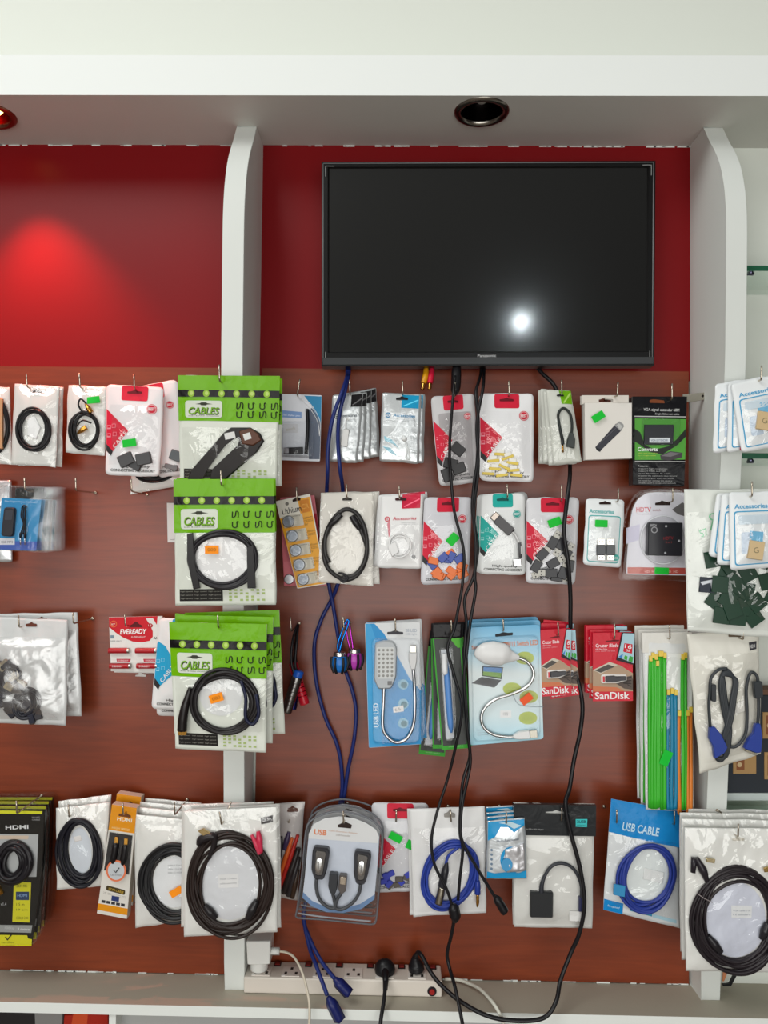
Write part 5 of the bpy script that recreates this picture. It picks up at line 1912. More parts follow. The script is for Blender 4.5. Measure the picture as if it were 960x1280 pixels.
G = 'blue lamp cards with flat light panel'
it = Item('lamp_card', 'blue and white card with flat light panel and bendy neck, front of its stack', 'lamp pack', 494, 788, .10, G)
b1 = it.part('card')
OUT = rp([(456, 779), (525, 777.5), (526.5, 930.5), (461, 935)], 2)
b1.slab(OUT, 0, .0012, K(214, 216, 218, 'gloss'), bev=.4)
b1.poly([(456.6, 779.6), (468, 779.4), (480, 792), (498, 822), (512, 848), (526, 863), (526.2, 930), (461.3, 934.4)], 0, K(40, 140, 200, 'gloss'), l=1)
b1.poly([(456.6, 779.6), (463, 779.5), (470, 800), (476, 850), (478, 933), (461.3, 934.4)], 0, K(60, 156, 210, 'gloss'), l=2)
b1.poly(rp([(484, 790), (489, 789.5), (494, 787.5), (499, 789.5), (504, 790), (504, 793), (484, 793)], 1), 0, K(60, 60, 66), l=3)
b1.text('28 LED', 507, 790, 521, 790, 4, K(150, 160, 176), l=2)
b1.text('USB light', 507, 794.5, 521, 794.5, 3.2, K(160, 168, 180), l=2)
b1.text('USB LED', 473.5, 909, 473, 879, 6.5, K(226, 236, 242), bold=.015, l=3)
for y in (855.5, 880, 904):
    b1.poly(el(504, y, 6.6), 0, K(150, 190, 210), l=3)
    b1.poly(el(505, y + .5, 4), 0, K(110, 140, 150), l=4)
b1.poly([(491, 884), (504, 881.5), (505, 889), (492, 891)], 0, K(232, 228, 226), l=6)
b1.text('6.5', 494, 889, 501, 887.5, 3.4, K(120, 120, 120), l=7)
hd = it.part('light_head')
hd.slab(rp([(469, 803), (480, 799.5), (492, 801), (496, 808), (495.5, 845), (489, 860), (473, 860.5), (467.5, 848)], 3), .012, .012, K(176, 180, 184, 'plastic'), bev=2)
hd.poly(rp([(471, 808), (492.5, 808), (492, 847), (472, 847)], 2), .012, K(206, 208, 208), l=1)
for r_ in range(7):
    for k in range(4):
        hd.dome(el(474 + 5.3 * k, 811.5 + 5.3 * r_, 1.7, 1.7, 8), .0122, .001, K(150, 150, 146, 'plastic'), rings=2)
hd.poly(rc(484.5, 850, 490, 855), .012, K(120, 120, 122), l=1)
nk = it.part('bendy_neck')
nk.tube([(480, 858, .007), (479.5, 875, .008), (478.5, 905, .009), (483, 918, .009), (495, 926.5, .009), (508, 922, .009), (516.5, 905, .009), (518.5, 880, .009), (517.5, 850, .008), (516.5, 836, .007)], .0034, K(186, 186, 188, 'metal'), n=10)
us = it.part('usb_plug')
us.slab(rp([(511, 815), (521, 815), (521, 826), (518.5, 836), (514, 836), (511, 826)], 1), .011, .01, K(206, 206, 206, 'plastic'), bev=1)
us.slab(rc(512.5, 806, 520, 815), .009, .006, K(170, 168, 160, 'metal'), bev=.4)
bl = it.part('clear_blister')
bl.slab(rp([(464, 797), (525, 797), (525, 928), (466, 930)], 8), .0052, .005, BLISTER, bev=3)
it.done()
for k, (dx, dy, sw) in enumerate(((1, -2, -.8), (3, -3, -2.2))):
    copy_item(it, ('second', 'rearmost')[k] + ' blue lamp card from the front in the flat light panel stack', dx, dy, .022 * (k + 1), sw, 0, G)
hook('holding the flat light panel cards', (494, 773), (494.5, 789), .118)

G = 'narrow black packs with green outline'
it = Item('pen_pack', 'narrow black pack with green outline and blue white pen, front of its stack', 'pen pack', 564, 792, .094, G)
q = Quad((540.5, 797), (576, 795.5), (586, 935), (552.5, 937.5))
b1 = it.part('pack')
b1.slab([q(0, 0), q(1, 0), q(1, 1), q(0, 1)], 0, .002, K(62, 64, 62, 'gloss'), bev=.3)
GN = K(60, 160, 50, 'print')
b1.poly([q(0, 0), q(1, 0), q(1, 1), q(0, 1)], 0, GN, l=1, holes=[q.poly([(.05, .012), (.95, .012), (.95, .965), (.05, .965)])])
b1.poly(q.poly([(.6, .012), (.95, .012), (.95, .1), (.86, .1)]), 0, K(90, 180, 60), l=2)
b1.text('touch stylus', *q(.25, .985), *q(.8, .985), 2.4, K(150, 200, 140), l=2)
tp = it.part('wrinkled_top')
it.h = lambda x, y: .002
tp.grid(Quad((539.5, 779), (579, 778), (577, 797), (540.5, 798)), lambda x, y: .0015 + .0016 * noise.noise(Vector((x * .25, y * .25, 3))), K(30, 28, 30, 'gloss'), 14, 8)
pn = it.part('stylus_pen')
pn.poly(rp([(551, 812), (563, 811), (568, 922), (558, 924)], 2), .002, K(196, 200, 206), t=.001)
pn.tube([(557, 820, .006), (559, 850, .007), (561, 880, .007), (563, 905, .007), (564, 915, .006)], [.003, .0068, .0068, .006, .002], K(90, 140, 206, 'plastic'), n=10)
pn.tube([(555.5, 816, .008), (556, 838, .0085), (557, 842, .008)], [.006, .0066, .004], K(226, 228, 230, 'plastic'), n=10)
pn.tube([(557, 826, .0095), (560, 885, .0105)], .0022, K(226, 228, 230, 'plastic'), n=8)
cl = it.part('clear_sleeve')
cl.slab(rp([(549, 809), (566, 808), (571, 925), (557, 927)], 3), .0065, .0062, BLISTER, bev=1.5)
it.done()
copy_item(it, 'second narrow black pack from the front, showing on the right side', 3, -1, .014, -.8, 0, G)
copy_item(it, 'narrow black pack swung to the left, its foot lowest of all', -5, 13, .045, 10, 0, G)
copy_item(it, 'narrow black pack between the straight one and the swung one', -2, 2, .030, 4.0, 0, G)
hook('holding the narrow black packs', (564, 775), (564.5, 792), .109)

G = 'light blue cards with egg shaped lamp'
it = Item('lamp_card', 'light blue card with white egg shaped lamp on a curly neck, front of its stack', 'lamp pack', 629, 789, .10, G)
m, nt, bs = base_mat('blue_fade_print')
tc = nt.nodes.new('ShaderNodeTexCoord')
sx = nt.nodes.new('ShaderNodeSeparateXYZ')
cr = nt.nodes.new('ShaderNodeValToRGB')
mr = nt.nodes.new('ShaderNodeMapRange')
mr.inputs['From Min'].default_value, mr.inputs['From Max'].default_value = -.235, .01
nt.links.new(tc.outputs['Object'], sx.inputs[0])
nt.links.new(sx.outputs['Z'], mr.inputs['Value'])
nt.links.new(mr.outputs[0], cr.inputs[0])
e = cr.color_ramp.elements
e[0].position, e[0].color = 0, lin((150, 206, 224))
e[1].position, e[1].color = 1, lin((84, 164, 206))
for p_, c_ in ((.25, (206, 224, 228)), (.6, (216, 226, 226)), (.8, (160, 206, 226))):
    x = e.new(p_)
    x.color = lin(c_)
nt.links.new(cr.outputs[0], bs.inputs['Base Color'])
bs.inputs['Roughness'].default_value = .3
b1 = it.part('card')
b1.slab(rp([(584, 784.5), (675, 780.5), (679.5, 924), (587.5, 932)], 4), 0, .0012, m, bev=.4)
b1.text('Super bright USB', 590, 813, 636, 808, 6, K(216, 110, 50), bold=.02, l=2)
b1.text('USB/12 Switch LED', 628, 809, 672.5, 806, 6.5, K(216, 120, 60), bold=.02, l=2)
for x, y in ((656, 822.5), (640, 861), (661, 871), (660, 897.5)):
    b1.poly(el(x, y, 11.5, 8, 24), 0, K(176, 190, 80), l=1)
    for j in range(2):
        b1.text('flexible' if j else 'USB power', x - 7, y + 3 * j - .5, x + 7, y + 3 * j - .5, 1.8, K(110, 130, 60), l=2)
lp = [(603, 832), (629, 834), (627, 849), (602, 845)]
b1.poly(lp, 0, K(40, 44, 50), l=2)
b1.poly([(604.5, 833.5), (627.5, 835), (626, 847), (603.5, 844)], 0, K(90, 140, 200), l=3)
b1.poly([(604, 839), (626.8, 841), (626, 847), (603.5, 844)], 0, K(120, 160, 70), l=4)
b1.poly([(602, 846), (627, 850), (618, 859.5), (589.5, 854)], 0, K(70, 72, 76), l=2)
b1.poly([(604, 848), (622, 851), (617, 856), (598, 852.5)], 0, K(40, 40, 44), l=3)
b1.poly(rp([(619, 792.5), (624, 792), (629, 790), (635, 791), (641, 790.5), (641, 794), (619, 796)], 1), 0, K(30, 34, 40), l=3)
b1.poly(rc(625, 888, 639, 897), 0, K(232, 232, 232), l=2)
b1.text('155', 629, 894, 635, 894, 3.4, K(120, 120, 120), l=3)
for j in range(3):
    b1.text('great for reading at night', 597, 914 + 3 * j, 616, 912.5 + 3 * j, 1.7, K(120, 130, 140), l=2)
b1.tube([(640, 866, .0006), (648, 880, .0006), (664, 883, .0006), (679, 883.5, .0006)], .0007, K(150, 166, 176), n=4)
hd = it.part('lamp_head')
hd.tube([(592, 817, .012), (595, 816.5, .013), (603, 815.5, .014), (615, 815.5, .014), (628, 817, .014), (637, 819.5, .012), (646, 821, .011), (648, 821.3, .011)], [.002, .011, .0215, .0255, .023, .013, .0055, .004], K(226, 226, 226, 'plastic'), n=18, step=5, flat=.55)
nk = it.part('curly_neck')
nk.tube([(645, 821, .009), (656, 825, .009), (664, 834, .009), (665.5, 845, .009), (658, 857, .009), (640, 866, .009), (620, 872.5, .009), (606, 883, .009), (601, 896, .009), (605, 909, .009), (617, 917, .009), (632, 919.5, .009), (642, 919.5, .008)], .0034, K(196, 196, 196, 'metal'), n=10)
us = it.part('usb_plug')
us.slab(rp([(640, 918), (648, 913), (661, 911.5), (662, 921.5), (648, 922.5), (641, 921.5)], 1.5), .014, .012, K(226, 226, 226, 'plastic'), bev=1)
us.slab([(661, 912), (670, 911), (671, 920.5), (662, 921)], .011, .007, K(150, 146, 136, 'metal'), bev=.4)
bl = it.part('clear_blister')
bl.slab(rp([(588, 797), (673, 793), (676, 921), (591, 928)], 8), .005, .005, BLISTER, bev=3)
it.h = lambda x, y: 0
it.tag(657.5, 873, 15.5, 9.5, -38, K(236, 92, 44))
it.done()
for k, (dx, dy, sw) in enumerate(((1, -6, .2), (-1, -10, 0))):
    copy_item(it, ('second', 'rearmost')[k] + ' light blue card from the front in the egg lamp stack, top edge showing', dx, dy, .03 * (k + 1), sw, 0, G)
hook('holding the egg shaped lamp cards', (629, 774), (629.5, 789), .118)


def drive_card(label, quad, hk, d, size, grp, tabs):
    it = Item('drive_pack', label, 'drive pack', hk[0], hk[1], d, grp)
    q = Quad(*quad)
    b1 = it.part('card')
    RD = K(204, 32, 52, 'gloss')
    b1.slab([q(0, 0), q(1, 0), q(1, 1), q(0, 1)], 0, .0014, RD, bev=.3)
    b1.poly(q.poly([(.0, .545), (.42, .43), (.68, .48), (1, .60), (1, .86), (0, .86)]), 0, K(176, 150, 126), l=1)
    b1.poly(q.poly([(.0, .545), (.42, .43), (.62, .475), (.2, .60)]), 0, K(206, 196, 180), l=2)
    b1.poly(q.poly([(.05, .55), (.38, .465), (.55, .50), (.2, .585)]), 0, K(84, 80, 76), l=3)
    b1.poly(q.poly([(.46, .70), (.98, .63), (1, .70), (1, .84), (.78, .82)]), 0, K(96, 84, 78), l=2)
    for k in range(4):
        b1.poly(q.poly([(.55 + .1 * k, .69 + .02 * k), (.95, .65 + .045 * k), (.97, .665 + .045 * k), (.57 + .1 * k, .71 + .02 * k)]), 0, K(52, 46, 44), l=3)
    b1.poly(q.poly([(0, .78), (.6, .80), (.8, .86), (0, .86)]), 0, K(206, 120, 84), l=2)
    b1.poly(q.poly([(0, .86), (1, .86), (1, 1), (0, 1)]), 0, RD, l=4)
    b1.text('SanDisk', *q(.05, .972), *q(.92, .972), q.h * .105, K(240, 236, 236), bold=.018, l=5)
    b1.text('Cruzer Blade', *q(.07, .215), *q(.64, .215), q.h * .052, K(240, 220, 224), bold=.015, shear=.1, l=2)
    b1.text('USB Flash Drive', *q(.07, .25), *q(.36, .25), q.h * .02, K(236, 200, 206), bold=.02, l=2)
    b1.text('store, transfer and share', *q(.07, .28), *q(.56, .28), q.h * .02, K(226, 170, 180), l=2)
    b1.poly(rp(q.poly([(.32, .12), (.45, .115), (.50, .105), (.58, .11), (.66, .11), (.66, .13), (.32, .135)]), .6), 0, K(110, 14, 26), l=3)
    dr = it.part('stick_drive')
    dr.slab(rp(q.poly([(.2, .62), (.26, .605), (.84, .615), (.85, .70), (.74, .715), (.62, .74), (.2, .735)]), 1.5), .003, .003, K(226, 222, 218, 'plastic'), bev=.6)
    dr.slab(rp(q.poly([(.3, .63), (.52, .625), (.56, .635), (.82, .635), (.82, .695), (.7, .70), (.58, .715), (.3, .715)]), 1.2), .007, .005, K(44, 42, 48, 'plastic'), bev=.8)
    dr.poly(q.poly([(.24, .635), (.29, .635), (.29, .715), (.24, .715)]), .003, K(206, 60, 70), l=1)
    for k, pts in enumerate(tabs):
        t = it.part('size_tab')
        tq = Quad(*pts)
        t.slab([tq(0, 0), tq(1, 0), tq(1, 1), tq(0, 1)], .003 - k * .002, .001, K(40, 40, 44, 'print'), bev=.2)
        o = .003 - k * .002
        t.poly(tq.poly([(.10, .02), (.98, .02), (.98, .95), (.06, .88)]), o, K(170, 204, 216), l=1)
        t.poly(rp(tq.poly([(.3, .36), (.86, .36), (.86, .66), (.3, .66)]), 1), o, K(200, 24, 46), l=2)
        t.text(size, *tq(.42 if len(size) < 2 else .36, .52), *tq(.72 if len(size) < 2 else .8, .52), tq.h * .14, WHITE, off=o, bold=.005, l=3)
        t.text('GB', *tq(.44, .62), *tq(.72, .62), tq.h * .07, WHITE, off=o, l=3)
        t.poly(tq.poly([(.08, .86), (.32, .72), (.28, .9)]), o, K(60, 130, 200), l=2)
        t.poly(tq.poly([(.38, .88), (.44, .76), (.6, .78), (.58, .92)]), o, K(70, 170, 60), l=2)
        t.poly(tq.poly([(.66, .92), (.72, .74), (.94, .76), (.9, .93)]), o, K(60, 160, 70), l=2)
    return it


G = 'red stick drive cards showing an 8'
it = drive_card('red stick drive card with number 8 tabs, front of its stack', [(675.5, 787.5), (712, 785), (714.5, 868), (676, 871)], (697, 797), .098, '8', G, [[(707.5, 786), (714, 786), (713, 826), (701.5, 821)]])
it.done()
copy_item(it, 'second red card from the front, its number 8 tab swung right', 6, 2, .008, -4.5, 0, G)
copy_item(it, 'third red card from the front in the number 8 stack, tilted left', 0, -7, .028, 5, 0, G)
copy_item(it, 'rearmost red card of the number 8 stack, top corner showing', 2, -10, .038, 9, 0, G)
hook('holding the red cards showing an 8', (697.5, 778), (698, 795), .113)
G = 'red stick drive cards showing a 16'
it = drive_card('red stick drive card with number 16 tab, front of its stack', [(741, 791), (791, 790), (791, 876), (741, 876.5)], (768, 801), .098, '16', G, [[(777, 790.5), (793, 791), (792, 831), (770, 825)]])
it.done()
for k, (dx, dy, sw) in enumerate(((-4, -3, .5), (-9, -9, .5), (-11, -10, 0))):
    copy_item(it, ('second', 'third', 'rearmost')[k] + ' red card from the front in the number 16 stack', dx, dy, .012 * (k + 1), sw, 0, G)
hook('holding the red cards showing a 16', (768, 778.5), (768.5, 799), .113)

G = 'long clear packs of coloured cable ties'
it = Item('cable_tie_pack', 'long clear pack of green, blue and orange cable ties, frontmost', 'cable tie pack', 837, 800, .10, G)
q = Quad((803, 791), (864.5, 790), (867, 1014), (807.5, 1012))
it.pouch(q, K(214, 216, 216, 'bag'), bulge=2.5, wr=.5)
hd = it.part('paper_header')
hd.poly([q(-.01, 0), q(1.01, 0), q(1.01, .115), q(-.01, .112)], .0016, K(222, 220, 214, 'gloss'), t=.003)
it.pr(q.poly([(0.05, .115), (.99, .118), (.98, .985), (.05, .985)]), K(226, 228, 226, 'gloss'), 2)
TIES = [(811.5, 824, 1009, 'g', 2), (814.5, 820, 1010, 'g', 2), (818.5, 822, 1010, 'g', 1), (820.5, 830, 1009, 'g', 1), (823, 818, 1008, 'g', 1), (826.5, 818, 1011, 'g', 2), (829.5, 820, 1010, 'g', 1), (834.5, 866, 1011, 'b', 1), (838.5, 864, 1011, 'b', 1), (842.5, 866, 1010, 'b', 1), (847, 892, 1010, 'o', 1), (862, 888, 1010, 'o', 1), (858.5, 892, 1010, 'o', 1), (852, 822, 1011, 'g', 1), (855, 820, 1011, 'g', 1)]
TC = {'g': K(58, 178, 44, 'plastic'), 'b': K(30, 124, 160, 'plastic'), 'o': K(216, 124, 48, 'plastic')}
rg = random.Random(2)
for k, (x, y0, y1, c_, n_) in enumerate(TIES):
    t = it.part('cable_tie', label={'g': 'green cable tie', 'b': 'teal blue cable tie', 'o': 'orange cable tie'}[c_])
    xx = x + rg.uniform(-.6, .6)
    o = it.h(x, 900) + .002 + rg.uniform(0, .002)
    t.tube([(xx, y0, o), (xx + rg.uniform(-1.2, 1.2), y0 + 60, o), (xx + rg.uniform(-1, 1), y0 + 120, o), (x, y1, o)], .0040, TC[c_], n=6, flat=.4)
    tip = it.part('yellow_tip', t)
    tip.slab(rc(xx - 2, y0 - 5, xx + 2, y0 + 2, .5), o + .004, .004, K(226, 196, 76, 'plastic'), bev=.4)
it.film([(806, 816), (865.5, 816), (867, 1013), (809, 1011)], lift=2.6, wr=1.2)
it.tag(830.5, 946, 19, 11.5, -66)
it.done()
for k, (dx, dy, sw) in enumerate(((-5, -4, .4), (-10, -9, .3))):
    copy_item(it, ('second', 'rearmost')[k] + ' long clear pack of cable ties, left edge showing', dx, dy, .018 * (k + 1), sw, 0, G)
hook('holding the long packs of cable ties', (837, 781), (837.5, 799), .117)

# ------------------------------------------------------------------ ROW 4
G = 'black and yellow clamshells in the bottom row'
it = Item('clamshell_pack', 'front black and yellow clamshell with thick coil, bottom row by the frame edge', 'clamshell pack', 21, 1020, .10, G)
sh = it.part('clear_shell')
sh.slab(rp([(-40, 1008), (57, 1008), (59, 1020), (56, 1100), (52, 1160), (44, 1180), (-40, 1184)], 5), .006, .014, BLISTER, bev=2.5)
cd = it.part('card')
C0 = K(26, 26, 24, 'gloss')
cd.slab([(-40, 1012), (55, 1014), (52, 1090), (40, 1182), (-40, 1183)], 0, .001, C0, bev=.4)
cd.poly([(-40, 1012.4), (53, 1014), (52.5, 1017.5), (-40, 1016.5)], 0, K(214, 214, 40), l=1)
cd.text('HDMI', 7, 1037, 35.5, 1036, 5, K(226, 226, 226), bold=.02, l=1)
cd.text('HIGH SPEED', 40, 1022.5, 50, 1022.5, 1.8, K(170, 170, 170), l=1)
cd.text('CABLE', 40, 1025.5, 50, 1025.5, 1.8, K(170, 170, 170), l=1)
cd.poly([(-40, 1042), (48, 1043), (45.5, 1096), (-40, 1097)], 0, K(176, 178, 178), l=1)
cd.poly([(-40, 1044), (36, 1044.5), (35, 1049), (-40, 1049)], 0, K(206, 186, 166), l=2)
cd.poly([(17.5, 1102), (39, 1103), (37, 1153), (15.5, 1152)], 0, K(206, 200, 36), l=2)
cd.poly(rc(20, 1114.5, 36.5, 1125), 0, K(40, 60, 90), l=3)
cd.text('HDMI', 22, 1121, 34, 1121, 3.6, K(140, 170, 210), l=4)
for s, y, w in (('3D 4K', 1109, 14), ('1.5 m', 1132, 10), ('19 pin', 1139, 14), ('GOLD 24K', 1149, 15)):
    cd.text(s, 20.5, y, 20.5 + w, y, 3.4, K(90, 88, 16), l=3)
cd.text('v1.4', 1, 1132, 8, 1132, 4, K(190, 190, 190), l=2)
cd.poly([(-40, 1155.5), (40.5, 1156.5), (39, 1166), (-40, 1164)], 0, K(150, 152, 150), l=2)
cd.text('1080p', 6, 1162, 18, 1162.5, 4, K(190, 192, 190), l=3)
cd.text('3 metre', 22, 1162.5, 37, 1163, 3, K(230, 230, 230), l=3)
cd.poly([(-40, 1168), (34, 1169), (35, 1173), (40, 1174), (39.5, 1182), (-40, 1182.5)], 0, K(214, 208, 30), l=2)
cd.tube([(7, 1171, .001), (9.5, 1174.5, .001), (14.5, 1168, .001)], .0014, K(40, 40, 20), n=5, step=1)
cd.text('certified', 2, 1179, 18, 1179, 2.6, K(120, 118, 20), l=3)
cl = it.part('cable_coil')
cl.coil(17, 1078, 17, 21, 7, .0046, K(28, 26, 30, 'rubber'), off=.0055, jit=6, rot=10)
nk = it.part('gold_plug')
nk.tube([(-2, 1106, .006), (4, 1116, .006)], .006, GOLD)
it.done()
for k, (dx, dy, sw) in enumerate(((5, -6, -.4), (9, -12, -.6), (14, -17, -.8))):
    copy_item(it, ('second', 'third', 'rearmost')[k] + ' black and yellow clamshell from the front', dx, dy, .024 * (k + 1), sw, 0, G)
hook('holding the black and yellow clamshells', (20.5, 1001), (21, 1017), .128)

G = 'dark oval coil pouches in the bottom row'
it = coil_pouch('white pouch with dark oval coil between black clamshells and orange box', [(70, 1010), (137, 1003), (129.5, 1107.5), (71, 1112)], (86, 1018), .092, (102, 1062, 22, 37), K(24, 24, 32, 'rubber'), G, turns=9, r=.0031, jit=5.5, rot=-4, disc=(206, 212, 220))
lump(it, 'paper_tag', [(93, 1045), (102, 1043), (104, 1049), (95, 1051)], K(226, 222, 220, 'paper'), it.ch + .001, .001)
it.done()
copy_item(it, 'white pouch right behind the dark oval coil pouch', 3, -9, .02, -.8, 0, G)
hook('holding the pouch with the dark oval coil', (85.5, 1006), (86.3, 1021.5), .106, (102, 1008))

G = 'orange and white boxes in the bottom row'
it = Item('cable_box', 'slim orange and white carton with black plugs in its window, frontmost', 'box', 154, 1020, .10, G, kx=-.0005)
q = Quad((140, 1005.5), (171, 1010), (158.5, 1149), (121, 1142))
b1 = it.part('carton')
OR = K(226, 148, 30, 'gloss')
b1.slab([q(0, 0), q(1, 0), q(1, 1), q(0, 1)], 0, .022, K(222, 218, 210, 'gloss'), bev=.5, side=K(206, 196, 180, 'gloss'))
b1.poly(q.poly([(0, 0), (1, 0), (1, .23), (0, .23)]), 0, OR, l=1)
b1.poly(q.poly([(0, .905), (1, .905), (1, .965), (0, .965)]), 0, OR, l=1)
b1.text('HDMI', *q(.28, .135), *q(.85, .135), 4.6, K(240, 230, 210), bold=.015, l=2)
b1.text('HIGH SPEED', *q(.12, .215), *q(.8, .215), 2.6, K(240, 214, 160), l=2)
b1.poly(rp(q.poly([(.32, .072), (.5, .065), (.58, .05), (.68, .066), (.8, .075), (.8, .095), (.32, .095)]), .6), 0, K(110, 60, 20), l=3)
b1.poly(q.poly([(.06, .25), (.94, .25), (.94, .60), (.04, .60)]), 0, K(34, 32, 34), l=1)
b1.poly(rp(q.poly([(.2, .73), (.86, .745), (.86, .79), (.2, .775)]), 2), 0, K(66, 54, 24), l=1)
b1.text('HDMI CABLE', *q(.28, .768), *q(.8, .78), 3, K(206, 170, 60), l=2)
b1.poly(q.rect(.42, .815, .68, .86), 0, K(40, 56, 110), l=1)
for k in range(5):
    b1.poly(q.rect(.1 + .165 * k, .868, .1 + .165 * k + .13, .893), 0, K(52, 50, 54), l=1)
for k in range(2):
    b1.text('high definition audio cable', *q(.12, .80 + .012 * k), *q(.9, .81 + .012 * k), 1.3, K(140, 136, 130), l=1)
for u in (.36, .72):
    p = it.part('black_plug')
    x, y = q(u, .45)
    p.tube([(*q(u + .01, .33), .003), (*q(u, .36), .003), (*q(u - .02, .47), .003), (*q(u - .03, .52), .003)], [.0055, .0075, .0075, .004], K(22, 20, 22, 'plastic'), n=6)
    g = it.part('gold_contact', p)
    x, y = q(u + .015, .305)
    g.slab(rot_rect(x, y, 4.5, 8, 4), .006, .005, GOLD, bev=.4)
sl_ = it.part('round_seal')
x, y = q(.5, .575)
sl_.poly(el(x, y, 12.5, 13.5, 28), .0062, K(226, 120, 80), t=.0004)
sl_.poly(el(x, y, 10.2, 11.2, 28), .0062, K(196, 200, 204), l=1)
sl_.tube([(x - 3, y - 1, .0068), (x - .5, y + 2, .0068), (x + 4, y - 4, .0068)], .0011, K(40, 40, 40), n=5, step=1)
sl_.text('CERTIFIED', x - 7, y + 6, x + 7, y + 6.5, 2.2, K(110, 110, 116), off=.0062, l=2)
w_ = it.part('clear_window')
w_.slab(q.poly([(.05, .24), (.95, .24), (.95, .60), (.05, .60)]), .0055, .005, BLISTER, bev=1)
it.done()
copy_item(it, 'slim orange carton behind the front one, its top showing', 6, -14, .04, -.5, 0, G)
hook('holding the slim orange and white cartons', (153.5, 1004), (154, 1019), .117)

G = 'large round black coil pouches left of the pillar'
it = coil_pouch('white pouch with round black coil, text lines and orange sticker, left of the pillar', [(168, 1018), (240, 1025), (236, 1150), (169.5, 1160)], (218, 1022), .091, (219, 1101, 36, 42), K(34, 34, 36, 'rubber'), G, turns=10, r=.0031, jit=6.5, disc=(226, 228, 230), wr=1.1)
for k, y in enumerate((1081, 1085.5, 1090)):
    it.tx('cable 1.5 m black', 211, y, 234 - 2 * k, y + .6, 2, K(150, 152, 156), l=3)
it.tag(222, 1112, 16, 9, -30, ORANGETAG)
it.done()
for k, (dx, dy, sw) in enumerate(((4, -9, .3), (6, -16, 0), (12, -21, -.3))):
    copy_item(it, ('second', 'third', 'rearmost')[k] + ' pouch from the front in the round black coil stack left of the pillar', dx, dy, .019 * (k + 1), sw, 0, G)
hook('holding the round black coil pouches left of the pillar', (218, 1003), (218.5, 1019), .11)

G = 'big dark coil bags over the foot of the left pillar'
it = coil_pouch('big clear bag with thick brown black coil, over the foot of the left pillar', [(229, 1014), (347, 1008.5), (346.5, 1165), (230, 1171)], (277, 1031), .156, (288, 1102, 46.5, 57), K(40, 30, 27, 'rubber'), G, 'cable_bag', turns=12, r=.0033, jit=7, disc=(214, 216, 220), bulge=5, wr=1.4, egg=.03)
o = it.ch + .005
it.pr([(274, 1091.5), (299, 1090.5), (299.5, 1107), (274.5, 1108)], K(226, 226, 226), 3)
it.tx('SVGA 1.5 metre', 276, 1098, 297, 1097, 2.4, K(150, 150, 156), l=4)
it.tx('cable assembly', 276, 1104, 297, 1103, 2.4, K(150, 150, 156), l=4)
it.pr([(326, 1022), (341, 1018.5), (341.5, 1027), (327, 1029.5)], K(64, 62, 64), 2)
it.tx('CE 5m', 328.5, 1026.5, 339.5, 1024, 4, K(214, 214, 214), bold=.02, l=3)
p = it.part('black_plug')
p.tube([(250, 1053, o), (254, 1046, o + .004), (268, 1042, o + .005), (270, 1050, o + .004), (263, 1070, o + .003)], [.006, .0085, .0085, .006, .004], K(36, 32, 34, 'plastic'), n=8)
g = it.part('gold_contact', p)
g.slab([(250, 1035), (256, 1032), (273, 1042), (269, 1047), (262, 1045)], o + .009, .006, K(200, 176, 126, 'metal'), bev=.5)
p = it.part('red_plug', label='pink red plug tip')
p.tube([(324, 1036, o + .004), (326, 1046, o + .006), (328, 1062, o + .005)], [.004, .0065, .004], K(200, 50, 80, 'plastic'), n=8)
p.tube([(316, 1040, o + .005), (322, 1052, o + .006), (326, 1064, o + .005)], [.003, .0055, .004], K(200, 60, 86, 'plastic'), n=8)
for a, b_ in (((258, 1128), (272, 1144)), ((322, 1122), (311, 1144))):
    p = it.part('black_plug')
    p.tube([(*a, o + .003), ((a[0] + b_[0]) / 2, (a[1] + b_[1]) / 2, o + .004), (*b_, o + .003)], [.005, .009, .006], K(36, 34, 36, 'plastic'), n=8)
it.done()
for k, (dx, dy, sw) in enumerate(((4, -3, -.8), (-3, -8, .8))):
    copy_item(it, ('second', 'rearmost')[k] + ' big coil bag over the foot of the left pillar, edges showing', dx, dy, .022 * (k + 1), sw, 0, G)
hook('holding the big coil bags over the pillar foot', (274.5, 1015), (277, 1031), .176, d0=pd(1031))
hook('leaning out above the big coil bags', (289, 1002), (279, 1027), .15, d0=pd(1027))

it = Item('mixed_bag', 'clear bag of orange, red and black sticks behind the dome topped clamshells', 'bag', 366, 1012, .055)
it.pouch([(344, 1004), (381, 1002), (372, 1126), (346, 1121)], K(196, 190, 188, 'bag'), bulge=5, wr=1.4, name='bag')
slot(it, 366, 1011, 13, 5, K(90, 50, 36))
for k, (x0, y0, x1, y1, c_, r_) in enumerate(((366, 1045, 349, 1098, (216, 100, 40), .006), (373, 1042, 350, 1108, (186, 44, 36), .006), (374, 1058, 355, 1114, (48, 40, 40), .008), (374, 1070, 361, 1118, (54, 48, 50), .008), (362, 1038, 356, 1060, (70, 56, 90), .006), (373, 1085, 366, 1120, (70, 52, 40), .006), (352, 1044, 350, 1070, (60, 54, 60), .006))):
    s = it.part('plastic_stick', label='orange stick' if k == 0 else 'red stick' if k == 1 else None)
    o = it.h(368, 1075) + .001 + .001 * (k % 3)
    s.tube([(x0, y0, o), ((x0 + x1) / 2, (y0 + y1) / 2, o + .002), (x1, y1, o)], [r_ * .6, r_, r_ * .8], K(*c_, 'plastic'), n=8)
it.film(lift=3, wr=1.8)
it.tag(347.5, 1065, 8, 10, 10)
it.done()
hook('holding the clear bag of coloured sticks', (360, 1027), (361, 1028), .07, (368, 1009))

